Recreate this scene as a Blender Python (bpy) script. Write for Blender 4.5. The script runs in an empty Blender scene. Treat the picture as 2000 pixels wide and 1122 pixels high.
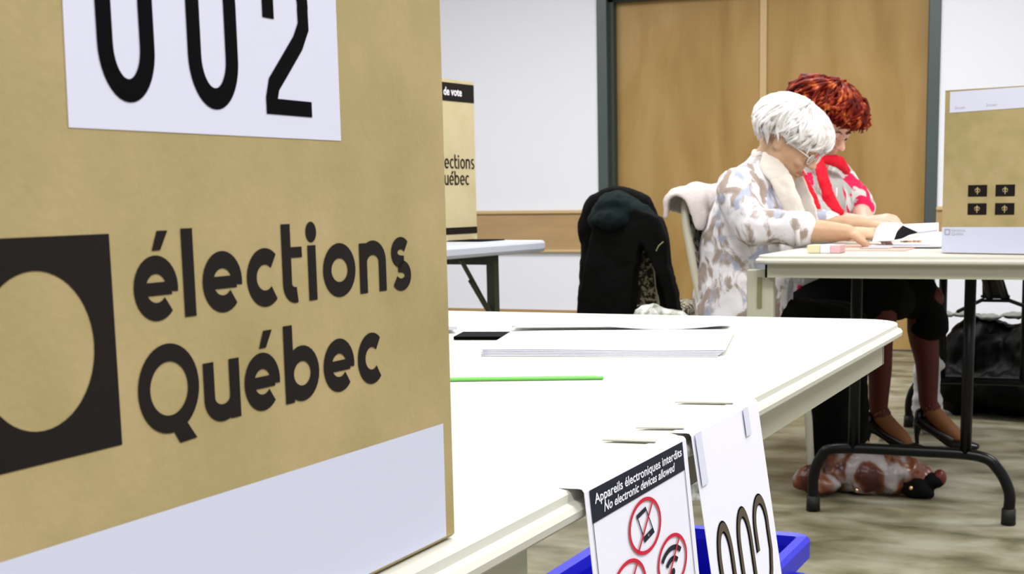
import bpy, bmesh, math, random
from mathutils import Vector, Matrix, noise
random.seed(7)
V = Vector
col = bpy.context.scene.collection
scn = bpy.context.scene

# ------------------------------------------------------------------ camera
F, PITCH, ROLL, YAW, PX, PY, HC = 2760.0, .15233, -.01378, .38858, 1135.0, 805.8, .90
_f = V((-math.sin(YAW)*math.cos(PITCH), math.cos(YAW)*math.cos(PITCH), -math.sin(PITCH)))
_r = V((math.cos(YAW), math.sin(YAW), 0)); _u = _r.cross(_f)
c_, s_ = math.cos(ROLL), math.sin(ROLL)
CR, CU = c_*_r + s_*_u, -s_*_r + c_*_u
CAM = V((0, 0, HC))
cd = bpy.data.cameras.new('camera'); cam = bpy.data.objects.new('camera', cd); col.objects.link(cam)
cam.matrix_world = Matrix(((CR.x, CU.x, -_f.x, 0), (CR.y, CU.y, -_f.y, 0), (CR.z, CU.z, -_f.z, HC), (0, 0, 0, 1)))
cd.sensor_width = 36; cd.lens = F*36/2000
cd.shift_x = (1000-PX)/2000; cd.shift_y = (PY-561)/2000
cd.clip_start = .05; cd.clip_end = 100
cd.dof.use_dof = True; cd.dof.focus_distance = .95; cd.dof.aperture_fstop = 42
scn.camera = cam

# ------------------------------------------------------------------ view + light
scn.view_settings.view_transform = 'Standard'; scn.view_settings.look = 'None'
scn.view_settings.exposure = 0.0; scn.view_settings.gamma = 1; scn.view_settings.use_curve_mapping = False
w = bpy.data.worlds.new('world'); scn.world = w; w.use_nodes = True
w.node_tree.nodes['Background'].inputs[0].default_value = (.8, .85, 1, 1)
w.node_tree.nodes['Background'].inputs[1].default_value = .3
def area(x, y, z, sx, sy, power, colr=(1, .985, .97)):
    l = bpy.data.lights.new('ceiling_lamp', 'AREA'); l.shape = 'RECTANGLE'; l.size = sx; l.size_y = sy
    l.energy = power; l.color = colr
    o = bpy.data.objects.new('ceiling_lamp', l); o.location = (x, y, z); col.objects.link(o)
for (x, y, p) in ((-.4, 1.9, 46), (-1.6, 4.2, 38), (-3.6, 2.2, 36), (-3.8, 5.6, 62), (-1.4, 6.2, 48), (1.2, 4.8, 82), (1.0, 2.1, 46), (.9, -.6, 62), (-1.8, -.6, 22)):
    area(x, y, 2.72, 1.2, .6, p)

# ------------------------------------------------------------------ pixel helpers (only to measure places)
def ray(x, y): return CR*((x-PX)/F) - CU*((y-PY)/F) + _f
def onz(x, y, z): d = ray(x, y); return CAM + d*((z-HC)/d.z)
def ony(x, y, Y): d = ray(x, y); return CAM + d*(Y/d.y)
def onx(x, y, X): d = ray(x, y); return CAM + d*(X/d.x)

# ------------------------------------------------------------------ object helpers
def link(name, me, mat=None, parent=None):
    o = bpy.data.objects.new(name, me); col.objects.link(o)
    if mat: me.materials.append(mat)
    if parent: o.parent = parent
    return o
def obj(name, bm, mat=None, parent=None, smooth=False):
    bmesh.ops.recalc_face_normals(bm, faces=bm.faces)
    me = bpy.data.meshes.new(name); bm.to_mesh(me); bm.free()
    if smooth:
        for p in me.polygons: p.use_smooth = True
    o = link(name, me, mat, parent)
    if parent: o.matrix_parent_inverse = Matrix.Translation(-parent.location)
    return o
def thing(name, label, cat, loc=(0, 0, 0), group=None):
    o = bpy.data.objects.new(name, None); col.objects.link(o); o.location = loc
    o['label'] = label; o['category'] = cat
    if group: o['group'] = group
    return o
def tag(o, label, cat, group=None):
    o['label'] = label; o['category'] = cat
    if group: o['group'] = group
    return o
def struct(o, label=None):
    o['kind'] = 'structure'
    if label: o['label'] = label
    return o
def box(bm, a, b, M=None):
    x0, y0, z0 = a; x1, y1, z1 = b
    vs = [bm.verts.new((M @ V(p)) if M else p) for p in ((x0,y0,z0),(x1,y0,z0),(x1,y1,z0),(x0,y1,z0),(x0,y0,z1),(x1,y0,z1),(x1,y1,z1),(x0,y1,z1))]
    for f in ((0,3,2,1),(4,5,6,7),(0,1,5,4),(1,2,6,5),(2,3,7,6),(3,0,4,7)): bm.faces.new([vs[i] for i in f])
def B(): return bmesh.new()
def boxo(name, a, b, mat, parent=None, bev=0, M=None):
    bm = B(); box(bm, a, b, M); o = obj(name, bm, mat, parent)
    if bev: bevel(o, bev)
    return o
def bevel(o, wd, seg=2):
    m = o.modifiers.new('bevel', 'BEVEL'); m.width = wd; m.segments = seg; m.limit_method = 'ANGLE'
def remesh(o, vox, sm=4, fac=.5):
    m = o.modifiers.new('remesh', 'REMESH'); m.mode = 'VOXEL'; m.voxel_size = vox; m.use_smooth_shade = True
    if sm:
        s = o.modifiers.new('smooth', 'SMOOTH'); s.iterations = sm; s.factor = fac
def crumple(o, strength, size, kind='CLOUDS'):
    t = bpy.data.textures.new('folds', kind)
    t.noise_scale = size
    m = o.modifiers.new('folds', 'DISPLACE'); m.texture = t; m.strength = strength; m.mid_level = .5; m.texture_coords = 'LOCAL'
def interp(pts, n):
    """Catmull-Rom through pts"""
    P = [V(p) for p in pts]; out = []
    Q = [2*P[0]-P[1]] + P + [2*P[-1]-P[-2]]
    for i in range(1, len(Q)-2):
        for k in range(n):
            t = k/n
            out.append(.5*((2*Q[i]) + (Q[i+1]-Q[i-1])*t + (2*Q[i-1]-5*Q[i]+4*Q[i+1]-Q[i+2])*t*t + (3*Q[i]-Q[i-1]-3*Q[i+1]+Q[i+2])*t**3))
    out.append(P[-1]); return out
def chain(bm, pts, rad, n=14, side=None, cap=True, sub=0):
    """closed tube along pts; rad is r or (r across side, r across the other)"""
    pts = [V(p) for p in pts]; rad = [(r, r) if not isinstance(r, (tuple, list)) else r for r in rad]
    if sub:
        rr = interp([(r[0], r[1], 0) for r in rad], sub); pts = interp(pts, sub); rad = [(r.x, r.y) for r in rr]
    if cap:   # round ends
        for end in (0, -1):
            d = (pts[0]-pts[1] if end == 0 else pts[-1]-pts[-2]).normalized(); p = pts[end]; r = rad[end]; m = min(r)
            ex = [(p+d*m*.5, (r[0]*.866, r[1]*.866)), (p+d*m*.85, (r[0]*.52, r[1]*.52)), (p+d*m*.98, (r[0]*.18, r[1]*.18))]
            if end == 0:
                for q, s in ex: pts.insert(0, q); rad.insert(0, s)
            else:
                for q, s in ex: pts.append(q); rad.append(s)
    rings = []; prev = V(side) if side else None
    for i, p in enumerate(pts):
        t = (pts[min(i+1, len(pts)-1)] - pts[max(i-1, 0)]).normalized()
        if prev is None:
            prev = t.orthogonal()
        s = (prev - t*prev.dot(t))
        s = s.normalized() if s.length > 1e-6 else t.orthogonal().normalized()
        if not side: prev = s
        u = t.cross(s)
        rings.append([bm.verts.new(p + s*rad[i][0]*math.cos(2*math.pi*k/n) + u*rad[i][1]*math.sin(2*math.pi*k/n)) for k in range(n)])
    for a, b in zip(rings, rings[1:]):
        for k in range(n): bm.faces.new((a[k], a[(k+1) % n], b[(k+1) % n], b[k]))
    bm.faces.new(rings[0][::-1]); bm.faces.new(rings[-1])
def blob(bm, c, r, R=None, n=20, m=12):
    """ellipsoid"""
    M = Matrix.Translation(V(c)) @ ((R.to_4x4()) if R else Matrix.Identity(4)) @ Matrix.Diagonal((*r, 1))
    bmesh.ops.create_uvsphere(bm, u_segments=n, v_segments=m, radius=1, matrix=M)
def poly_prism(bm, pts, d):
    """prism from a planar loop of points, thickness vector d"""
    d = V(d); a = [bm.verts.new(p) for p in pts]; b = [bm.verts.new(V(p)+d) for p in pts]
    bm.faces.new(a); bm.faces.new(b[::-1])
    for i in range(len(a)): bm.faces.new((a[i], b[i], b[(i+1) % len(a)], a[(i+1) % len(a)]))

# ------------------------------------------------------------------ materials
def mat(name, colr, rough=.6, spec=.3, metal=0, trans=0, bump=0, bscale=40, coat=0):
    m = bpy.data.materials.new(name); m.use_nodes = True; nt = m.node_tree; p = nt.nodes['Principled BSDF']
    p.inputs['Base Color'].default_value = (*colr, 1); p.inputs['Roughness'].default_value = rough
    p.inputs['Specular IOR Level'].default_value = spec; p.inputs['Metallic'].default_value = metal
    p.inputs['Transmission Weight'].default_value = trans; p.inputs['Coat Weight'].default_value = coat
    if bump:
        tc = nt.nodes.new('ShaderNodeTexCoord'); n = nt.nodes.new('ShaderNodeTexNoise'); n.inputs['Scale'].default_value = bscale
        n.inputs['Detail'].default_value = 4
        b = nt.nodes.new('ShaderNodeBump'); b.inputs['Strength'].default_value = bump; b.inputs['Distance'].default_value = .01
        nt.links.new(tc.outputs['Object'], n.inputs['Vector']); nt.links.new(n.outputs['Fac'], b.inputs['Height'])
        nt.links.new(b.outputs['Normal'], p.inputs['Normal'])
    return m
def ramp_noise(m, stops, scale=(1, 1, 1), nscale=5, detail=4, dist=0, rough=.55, interp_='LINEAR', kind='noise'):
    """base colour from a noise through a ramp"""
    nt = m.node_tree; p = nt.nodes['Principled BSDF']
    tc = nt.nodes.new('ShaderNodeTexCoord'); mp = nt.nodes.new('ShaderNodeMapping'); mp.inputs['Scale'].default_value = scale
    n = nt.nodes.new('ShaderNodeTexNoise'); n.inputs['Scale'].default_value = nscale; n.inputs['Detail'].default_value = detail
    n.inputs['Roughness'].default_value = rough; n.inputs['Distortion'].default_value = dist
    r = nt.nodes.new('ShaderNodeValToRGB'); r.color_ramp.interpolation = interp_
    el = r.color_ramp.elements
    while len(el) < len(stops): el.new(.5)
    for e, (q, c) in zip(el, stops): e.position = q; e.color = (*c, 1)
    nt.links.new(tc.outputs['Object'], mp.inputs['Vector']); nt.links.new(mp.outputs['Vector'], n.inputs['Vector'])
    nt.links.new(n.outputs['Fac'], r.inputs['Fac']); nt.links.new(r.outputs['Color'], p.inputs['Base Color'])
    return m, r, n, mp
def srgb(r, g, b):
    f = lambda c: (c/255/12.92) if c <= 10 else ((c/255+.055)/1.055)**2.4
    return (f(r), f(g), f(b))

M = {}
M['wall'] = mat('painted_wall', (.77, .79, .87), .8, .2, bump=.05, bscale=200)
M['ceiling'] = mat('ceiling_paint', (.8, .8, .8), .9)
M['floor'], *_ = ramp_noise(mat('mottled_floor', (.3, .3, .2), .45, .4), [(.32, (.085, .078, .038)), (.48, (.20, .185, .115)), (.66, (.33, .315, .24))], scale=(1.3, 2.0, 1), nscale=3.4, detail=8, dist=.3)
wood, r_, n_, mp_ = ramp_noise(mat('birch_door_veneer', (.4, .25, .1), .5, .3), [(.3, (.285, .165, .048)), (.5, (.345, .215, .07)), (.72, (.41, .265, .105))], scale=(2.6, 1, .55), nscale=1.6, detail=6, dist=.9)
M['door'] = wood
M['rail'], *_ = ramp_noise(mat('oak_rail', (.4, .25, .1), .5, .3), [(.3, (.36, .235, .11)), (.7, (.45, .30, .15))], scale=(.6, 1, 5), nscale=3, detail=5)
M['rail_edge'] = mat('oak_rail_moulding', (.55, .40, .21), .5)
M['frame'] = mat('grey_green_steel_paint', (.055, .075, .075), .4, .5)
M['reveal'] = mat('rebate_dark_paint', (.035, .05, .045), .5)
M['table'] = mat('cream_table_plastic', (.585, .58, .515), .45, .3, bump=.02, bscale=500)
M['skirt'] = mat('beige_table_skirt', (.46, .46, .35), .5, .3)
M['greyplastic'] = mat('grey_blow_moulded_plastic', (.52, .55, .63), .45)
M['blackmetal'] = mat('black_powder_coated_steel', (.002, .002, .0025), .3, .22)
M['greenmetal'] = mat('dark_green_grey_steel', (.03, .035, .018), .4, .5)
M['rubber'] = mat('black_rubber', (.006, .006, .006), .6, .3)
M['card'], *_ = ramp_noise(mat('kraft_cardboard', (.4, .3, .2), .75, .2, bump=.04, bscale=300), [(.3, (.355, .285, .125)), (.5, (.41, .325, .155)), (.7, (.47, .355, .185))], scale=(1, 1, 1), nscale=16, detail=5)
M['card_pale'], *_ = ramp_noise(mat('pale_kraft_board', (.5, .45, .3), .75, .2), [(.3, (.50, .43, .245)), (.7, (.56, .48, .29))], nscale=10, detail=4)
M['card_edge'] = mat('cardboard_cut_edge', (.36, .27, .15), .8)
M['ink'] = mat('dark_brown_print', (.012, .009, .008), .7, .1)
M['black'] = mat('black_print', (.001, .001, .002), .8, .05)
M['label'] = mat('white_label_paper', (.68, .69, .84), .6, .2)
M['paper'] = mat('white_paper', (.80, .80, .90), .6, .2)
M['strip'] = mat('white_printed_strip', (.60, .625, .77), .65, .2)
M['navy'] = mat('navy_print', (.003, .006, .018), .6, .2)
M['red_print'] = mat('red_print', (.55, .008, .035), .6, .2)
M['teal_line'] = mat('dark_teal_line', (.01, .03, .035), .6, .2)
M['brown_fill'] = mat('faded_brown_ink', (.075, .055, .035), .6, .2)
M['white_print'] = mat('white_print', (.8, .8, .88), .6, .2)
M['tape'] = mat('translucent_tape', (.66, .68, .82), .4, .3)
M['edge_shade'] = mat('grey_edge_shade', (.40, .40, .36), .6)
M['blue'] = mat('blue_bin_plastic', (.003, .004, .48), .4, .3)
M['green'] = mat('green_plastic', (.16, .62, .09), .3, .5)
M['skin'], *_ = ramp_noise(mat('warm_skin', (.6, .4, .3), .5, .35), [(.35, (.50, .30, .175)), (.65, (.60, .385, .25))], nscale=16, detail=3)
M['skin_pink'], *_ = ramp_noise(mat('rosy_skin', (.6, .4, .3), .5, .35), [(.35, (.60, .33, .24)), (.65, (.70, .43, .33))], nscale=16, detail=3)
M['eye'] = mat('eye_white', (.7, .68, .65), .25)
M['iris'] = mat('dark_iris', (.02, .015, .01), .2)
M['lip'] = mat('lip', (.42, .13, .11), .45)
M['white_hair'], *_ = ramp_noise(mat('white_hair', (.8, .8, .8), .5, .3), [(.35, (.55, .52, .48)), (.5, (.78, .77, .76)), (.6, (.88, .87, .87))], nscale=30, detail=3)
M['red_hair'], *_ = ramp_noise(mat('dyed_red_hair', (.2, .02, .01), .6, .12), [(.42, (.075, .003, .0005)), (.54, (.19, .012, .002)), (.68, (.50, .13, .03))], nscale=34, detail=3)
# floral blouse: white with brown and slate blots
def floral(name, base, c1, c2, n1=9, n2=7, t1=(.545, .575), t2=(.56, .60), off=3.1):
    m = mat(name, base, .75, .2, bump=.12, bscale=25); nt = m.node_tree; p = nt.nodes['Principled BSDF']
    tc = nt.nodes.new('ShaderNodeTexCoord')
    def mask(sc, t, o):
        mp = nt.nodes.new('ShaderNodeMapping'); mp.inputs['Location'].default_value = (o, o*.7, o*1.3); mp.inputs['Scale'].default_value = (1, 1, .75)
        n = nt.nodes.new('ShaderNodeTexNoise'); n.inputs['Scale'].default_value = sc; n.inputs['Detail'].default_value = 4.5; n.inputs['Distortion'].default_value = .7
        r = nt.nodes.new('ShaderNodeValToRGB'); r.color_ramp.elements[0].position = t[0]; r.color_ramp.elements[1].position = t[1]
        nt.links.new(tc.outputs['Object'], mp.inputs['Vector']); nt.links.new(mp.outputs['Vector'], n.inputs['Vector']); nt.links.new(n.outputs['Fac'], r.inputs['Fac'])
        return r.outputs['Color']
    a = nt.nodes.new('ShaderNodeMix'); a.data_type = 'RGBA'; a.inputs[6].default_value = (*base, 1); a.inputs[7].default_value = (*c1, 1)
    b = nt.nodes.new('ShaderNodeMix'); b.data_type = 'RGBA'; b.inputs[7].default_value = (*c2, 1)
    nt.links.new(mask(n1, t1, 0), a.inputs[0]); nt.links.new(a.outputs[2], b.inputs[6]); nt.links.new(mask(n2, t2, off), b.inputs[0])
    nt.links.new(b.outputs[2], p.inputs['Base Color']); return m
M['blouse'] = floral('white_blouse_with_blots', (.78, .76, .80), (.36, .29, .25), (.40, .43, .55), 17, 14, (.49, .56), (.54, .61))
M['floral_shirt'] = floral('grey_floral_shirt', (.40, .42, .40), (.70, .012, .09), (.62, .64, .62), 11, 18, (.560, .58), (.54, .58), 5.3)
M['scarf'] = mat('cream_scarf', (.78, .73, .66), .85, .1, bump=.2, bscale=90)
M['red_cloth'] = mat('red_scarf_cloth', (.62, .004, .02), .7, .2, bump=.1, bscale=60)
M['black_cloth'] = mat('black_cloth', (.003, .003, .003), .9, .1)
M['coat_lining'] = mat('dark_teal_cloth', (.005, .011, .012), .85, .1, bump=.2, bscale=40)
M['stocking'] = mat('sheer_brown_stocking', (.085, .012, .008), .6, .3)
M['stocking_foot'] = mat('stocking_instep', (.20, .075, .02), .6, .3)
M['shoe'] = mat('black_shoe_leather', (.004, .004, .004), .3, .4)
M['chair_metal'] = mat('beige_painted_tube', (.58, .56, .45), .35, .5)
M['jacket'] = mat('light_knit', (.62, .56, .54), .9, .1, bump=.3, bscale=120)
M['seat_fabric'], *_ = ramp_noise(mat('speckled_upholstery', (.1, .1, .1), .9, .1), [(.44, (.035, .03, .02)), (.5, (.13, .11, .075)), (.62, (.42, .39, .30))], nscale=70, detail=1)
M['seat_fabric_grey'], *_ = ramp_noise(mat('grey_speckled_upholstery', (.1, .1, .1), .9, .1), [(.4, (.05, .05, .03)), (.5, (.22, .21, .17)), (.6, (.45, .44, .40))], nscale=60, detail=1)
M['binbag'] = mat('black_glossy_film', (.001, .001, .001), .5, .08)
M['clearbag'], *_ = ramp_noise(mat('crumpled_grey_film', (.4, .4, .4), .35, .5), [(.35, (.12, .14, .08)), (.5, (.45, .46, .42)), (.65, (.7, .7, .7))], nscale=30, detail=3)
M['whitebag'] = mat('white_plastic_film', (.62, .62, .64), .4, .4)
silk, r_, n_, mp_ = ramp_noise(mat('satin_print', (.4, .3, .3), .32, .5), [(.0, (.004, .003, .003)), (.39, (.055, .004, .002)), (.47, (.14, .035, .010)), (.52, (.20, .11, .075)), (.56, (.27, .24, .245)), (.7, (.36, .33, .34))], scale=(1.0, 1, .45), nscale=9, detail=1.5, dist=1.2)
M['silk'] = silk
M['brass'] = mat('brass', (.75, .5, .25), .25, .6, 1)
M['pink_card'] = mat('pink_card', (.62, .38, .32), .6)
M['yellow_note'] = mat('pale_yellow_paper', (.72, .66, .42), .7)
M['rose_note'] = mat('rose_paper', (.75, .45, .48), .7)
M['lens'] = mat('clear_lens', (.95, .95, .97), .05, .5, trans=.95)
M['glass_frame'] = mat('pale_spectacle_frame', (.72, .68, .66), .3, .5)

# ------------------------------------------------------------------ room
XL, XR, YF, YB, HZ = -5.6, 3.2, -2.6, 8.0, 2.8
DX0 = ony(1188, 300, YB).x; DX1 = ony(1812, 200, YB).x; DXM = ony(1483, 200, YB).x; DH = 2.035
struct(boxo('floor', (XL-.1, YF-.1, -.1), (XR+.1, YB+.3, 0), M['floor']))
struct(boxo('ceiling', (XL-.1, YF-.1, HZ), (XR+.1, YB+.3, HZ+.1), M['ceiling']))
struct(boxo('wall_left', (XL-.1, YF, 0), (XL, YB, HZ), M['wall']))
struct(boxo('wall_right', (XR, YF, 0), (XR+.1, YB, HZ), M['wall']))
struct(boxo('wall_front', (XL, YF-.1, 0), (XR, YF, HZ), M['wall']))
FR = .062; RV = .10
bm = B(); box(bm, (XL, YB, 0), (DX0-FR, YB+.25, HZ)); box(bm, (DX1+FR, YB, 0), (XR, YB+.25, HZ)); box(bm, (DX0-FR, YB, DH+FR), (DX1+FR, YB+.25, HZ))
struct(obj('wall_back', bm, M['wall']))
bm = B(); box(bm, (DX0-FR, YB-.012, 0), (DX0, YB+RV+.03, DH+FR)); box(bm, (DX1, YB-.012, 0), (DX1+FR, YB+RV+.03, DH+FR)); box(bm, (DX0, YB-.012, DH), (DX1, YB+RV+.03, DH+FR))
fr = struct(obj('trim_1', bm, M['frame']), 'dark grey-green steel frame around the double wooden doors'); bevel(fr, .003)
bm = B(); box(bm, (DX0, YB+.03, 0), (DX0+.028, YB+.085, DH)); box(bm, (DX1-.01, YB+.03, 0), (DX1, YB+.085, DH)); box(bm, (DX0, YB+.03, DH-.012), (DX1, YB+.085, DH))
obj('stop', bm, M['reveal'], fr)
d1 = struct(boxo('door_1', (DX0+.004, YB+RV-.01, .008), (DXM-.003, YB+RV+.035, DH-.004), M['door']), 'left leaf of the plain birch double doors')
d2 = struct(boxo('door_2', (DXM+.003, YB+RV-.01, .008), (DX1-.004, YB+RV+.035, DH-.004), M['door']), 'right leaf of the plain birch double doors')
M['astragal'] = mat('pale_birch_strip', (.52, .37, .19), .5)
boxo('astragal', (DXM-.02, YB+RV-.022, .01), (DXM+.02, YB+RV-.011, DH-.016), M['astragal'], d2, .003)
zt, zb = ony(1050, 411, YB).z, ony(1050, 492, YB).z
for i, (a, b) in enumerate(((XL, DX0-FR), (DX1+FR, XR))):
    t = struct(boxo('trim_%d' % (i+2), (a, YB-.02, zb+.012), (b, YB, zt-.02), M['rail']), 'wide oak bumper rail along the white wall')
    bm = B(); box(bm, (a, YB-.034, zt-.022), (b, YB, zt)); box(bm, (a, YB-.03, zb-.004), (b, YB, zb+.014)); e = obj('moulding', bm, M['rail_edge'], t); bevel(e, .006)
bm = B(); box(bm, (XL, YB-.015, 0), (DX0-FR, YB, .205)); box(bm, (DX1+FR, YB-.015, 0), (XR, YB, .10))
struct(obj('baseboard_back', bm, M['rail']))

# ------------------------------------------------------------------ lettering: stroke glyphs + Blender's own font
LAYER = [0]
def lift(frame):
    """each stroke lies a hair above the last"""
    LAYER[0] = (LAYER[0]+1) % 40; k = LAYER[0]*3e-6; o, a, b = frame(0, 0), frame(1, 0), frame(0, 1); n = (a-o).cross(b-o).normalized()
    if n.dot(CAM-o) < 0: n = -n
    return lambda u, v: frame(u, v)+n*k
def ribbon(bm, pts, wd, frame, closed=False, eps=0):
    frame = lift(frame)
    """flat stroke of width wd through 2D pts, laid on frame(u,v)->3D"""
    P = []
    for p in pts:
        if not P or (V((p[0], p[1]))-P[-1]).length > 1e-7: P.append(V((p[0], p[1])))
    n = len(P); L = []; Rr = []
    for i in range(n):
        if closed: a, b = P[(i-1) % n], P[(i+1) % n]
        else: a, b = P[max(i-1, 0)], P[min(i+1, n-1)]
        if not closed and 0 < i < n-1 or closed:
            t1 = (P[i]-a).normalized(); t2 = (b-P[i]).normalized(); t = (t1+t2).normalized(); k = 1/max(.5, t.dot(t2))
        else: t = (b-a).normalized(); k = 1
        nn = V((-t.y, t.x))*wd/2*k
        L.append(bm.verts.new(frame(*(P[i]+nn)))); Rr.append(bm.verts.new(frame(*(P[i]-nn))))
    for i in range(n if closed else n-1):
        j = (i+1) % n; bm.faces.new((L[i], Rr[i], Rr[j], L[j]))
def arc(cx, cy, rx, ry, a0, a1, n=28):
    return [(cx+rx*math.cos(math.radians(a0+(a1-a0)*i/n)), cy+ry*math.sin(math.radians(a0+(a1-a0)*i/n))) for i in range(n+1)]
def disc(bm, cx, cy, rx, ry, frame, n=36):
    frame = lift(frame)
    bm.faces.new([bm.verts.new(frame(cx+rx*math.cos(2*math.pi*i/n), cy+ry*math.sin(2*math.pi*i/n))) for i in range(n)])
def rect(bm, u0, v0, u1, v1, frame):
    frame = lift(frame)
    bm.faces.new([bm.verts.new(frame(*p)) for p in ((u0, v0), (u1, v0), (u1, v1), (u0, v1))])
def quadp(bm, pts, frame):
    frame = lift(frame); bm.faces.new([bm.verts.new(frame(*p)) for p in pts])
def glyph(bm, ch, u0, u1, v0, xh, s, fr_):
    """u0..u1 extents, baseline v0, x-height xh, stroke s"""
    W = u1-u0; cx = (u0+u1)/2; cy = v0+xh/2; h = s/2; rx, ry = W/2-h, xh/2-h*.95; asc = v0+xh*1.40
    if ch in 'eé':
        ribbon(bm, arc(cx, cy, rx, ry, -10, 316), s, fr_); ribbon(bm, [(u0+h*1.2, cy-.01*xh), (u1-s*.55, cy-.01*xh)], s*.72, fr_)
        if ch == 'é': quadp(bm, [(cx-.06*xh, v0+xh*1.08), (cx+.14*xh, v0+xh*1.08), (cx+.34*xh, v0+xh*1.38), (cx+.08*xh, v0+xh*1.38)], fr_)
    elif ch == 'c': ribbon(bm, arc(cx+.06*W, cy, rx+.04*W, ry, 48, 312), s, fr_)
    elif ch == 'o': ribbon(bm, arc(cx, cy, rx, ry, 0, 360)[:-1], s, fr_, True)
    elif ch == 'l': rect(bm, u0, v0, u1, asc, fr_)
    elif ch == 'i': rect(bm, u0+.08*W, v0, u1-.08*W, v0+xh, fr_); disc(bm, cx, v0+xh*1.24, s*.62, s*.66, fr_)
    elif ch == 't':
        st = s; ribbon(bm, [(u0+st/2, asc), (u0+st/2, v0+.34*xh)]+arc(u0+st/2+.24*xh, v0+.34*xh, .24*xh, .34*xh-h*.95, 180, 285, 10), st, fr_)
        rect(bm, u0+st*.5, v0+xh*.80, u1, v0+xh*.99, fr_)
    elif ch == 'n':
        rect(bm, u0, v0, u0+s, v0+xh*.97, fr_)
        r = W/2-h; ribbon(bm, arc(cx, v0+.60*xh, r, .40*xh-h*.9, 180, 0, 18)+[(u1-h, v0)], s, fr_)
    elif ch == 'u':
        r = W/2-h; ribbon(bm, [(u0+h, v0+xh)]+arc(cx, v0+.40*xh, r, .40*xh-h*.9, 180, 360, 18), s, fr_); rect(bm, u1-s, v0, u1, v0+xh, fr_)
    elif ch == 'b':
        rect(bm, u0, v0, u0+s, asc, fr_); ribbon(bm, arc(cx, cy, rx, ry, 0, 360)[:-1], s, fr_, True)
    elif ch == 's':
        a = arc(cx, v0+.735*xh, rx*.95, .265*xh-h*.55, 35, 270, 16); b = arc(cx, v0+.265*xh, rx, .265*xh-h*.55, 90, -150, 16)
        ribbon(bm, a+b, s*.88, fr_)
    elif ch == 'Q':
        H = xh*1.42; ribbon(bm, arc(cx, v0+H/2, W/2-h, H/2-h, 0, 360, 40)[:-1], s, fr_, True)
        quadp(bm, [(cx-.02*W, v0+.13*xh), (cx+.24*W, v0+.16*xh), (cx+.42*W, v0-.17*xh), (cx+.13*W, v0-.19*xh)], fr_)
    elif ch == '0': ribbon(bm, rrect0(u0+h, v0+h, u1-h, v0+xh-h), s, fr_, True)
    elif ch == '2':
        r = W/2-h; t = v0+xh-h
        ribbon(bm, [(u0+h, t-.30*xh), (u0+h, t-.17*xh)]+arc(cx, t-.17*xh, r, .17*xh, 170, -10, 20)+[(u1-h, v0+.62*xh), (u1-h-.14*W, v0+.50*xh), (cx-.02*W, v0+.36*xh), (u0+h+.06*W, v0+.20*xh), (u0+h, v0+.10*xh), (u0+h, v0+h)], s, fr_)
        rect(bm, u0, v0, u1, v0+s*.8, fr_)
def rrect0(u0, v0, u1, v1):
    r = (u1-u0)/2; q = min((v1-v0)*.30, r*1.6); c = (u0+u1)/2
    return arc(c, v1-q, r, q, 0, 180, 20)+arc(c, v0+q, r, q, 180, 360, 20)
def text_mesh(name, s, size, frame, m, parent, align='LEFT', bold=0, shear=0, squeeze=1):
    """Blender's built-in font laid on frame(u,v)"""
    cu = bpy.data.curves.new(name, 'FONT'); cu.body = s; cu.size = size; cu.align_x = align; cu.offset = bold; cu.shear = shear; cu.resolution_u = 3
    t = bpy.data.objects.new(name, cu); col.objects.link(t)
    bpy.context.view_layer.update()
    me = bpy.data.meshes.new_from_object(t.evaluated_get(bpy.context.evaluated_depsgraph_get()))
    bpy.data.objects.remove(t)
    for v in me.vertices: v.co = frame(v.co.x*squeeze, v.co.y)
    me.materials.clear(); o = link(name, me, m, parent)
    if parent: o.matrix_parent_inverse = Matrix.Translation(-parent.location)
    return o
def plane_frame(o, du, dv, n, eps):
    o, du, dv, n = V(o), V(du), V(dv), V(n)
    return lambda u, v: o + du*u + dv*v + n*eps
def printed(name, m, parent, fn):
    bm = B(); fn(bm); me = bpy.data.meshes.new(name); bm.normal_update(); bm.to_mesh(me); bm.free()
    o = link(name, me, m, parent)
    if parent: o.matrix_parent_inverse = Matrix.Translation(-parent.location)
    return o
ROW1 = [('é', .3655, .3878), ('l', .3906, .3968), ('e', .4010, .4237), ('c', .4262, .4471), ('t', .4492, .4626), ('i', .4660, .4728), ('o', .4770, .5012), ('n', .5045, .5260), ('s', .5300, .5478)]
ROW2 = [('Q', .3645, .3960), ('u', .3985, .4192), ('é', .4220, .4443), ('b', .4476, .4712), ('e', .4745, .4975), ('c', .5000, .5206)]
def elections(bm, fr_, off=0, k=1, z1=.8612, z2=.8232, xh=.0212, s=.0052, frm=0):
    for row, z in ((ROW1, z1), (ROW2, z2)):
        for ch, a, b in row[frm:]: glyph(bm, ch, a, b, z, xh, s, fr_)

# ------------------------------------------------------------------ cardboard boxes
def carton(name, label, cat, A, dr, wid, dep, h, handleside=1):
    """box standing at A, face along dr (width wid), body going back along nb (dep)"""
    dr = V(dr).normalized(); nb = V((-dr.y, dr.x, 0)); t = thing(name, label, cat, A)
    Mx = Matrix(((dr.x, nb.x, 0, A[0]), (dr.y, nb.y, 0, A[1]), (0, 0, 1, A[2]), (0, 0, 0, 1)))
    bm = B(); box(bm, (0, 0, 0), (wid, dep, h), Mx); o = obj('carton', bm, M['card'], t); bevel(o, .0015, 1)
    bm = B(); box(bm, (.0, 0, h), (wid, dep/2-.001, h+.003), Mx); box(bm, (.0, dep/2+.001, h), (wid, dep, h+.003), Mx); o = obj('flap', bm, M['card'], t)
    bm = B(); box(bm, (wid/2-.08, dep/2-.006, h+.0031), (wid/2+.08, dep/2+.006, h+.0036), Mx); obj('slot', bm, M['black'], t)
    return t, dr, nb

T = .74
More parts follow.
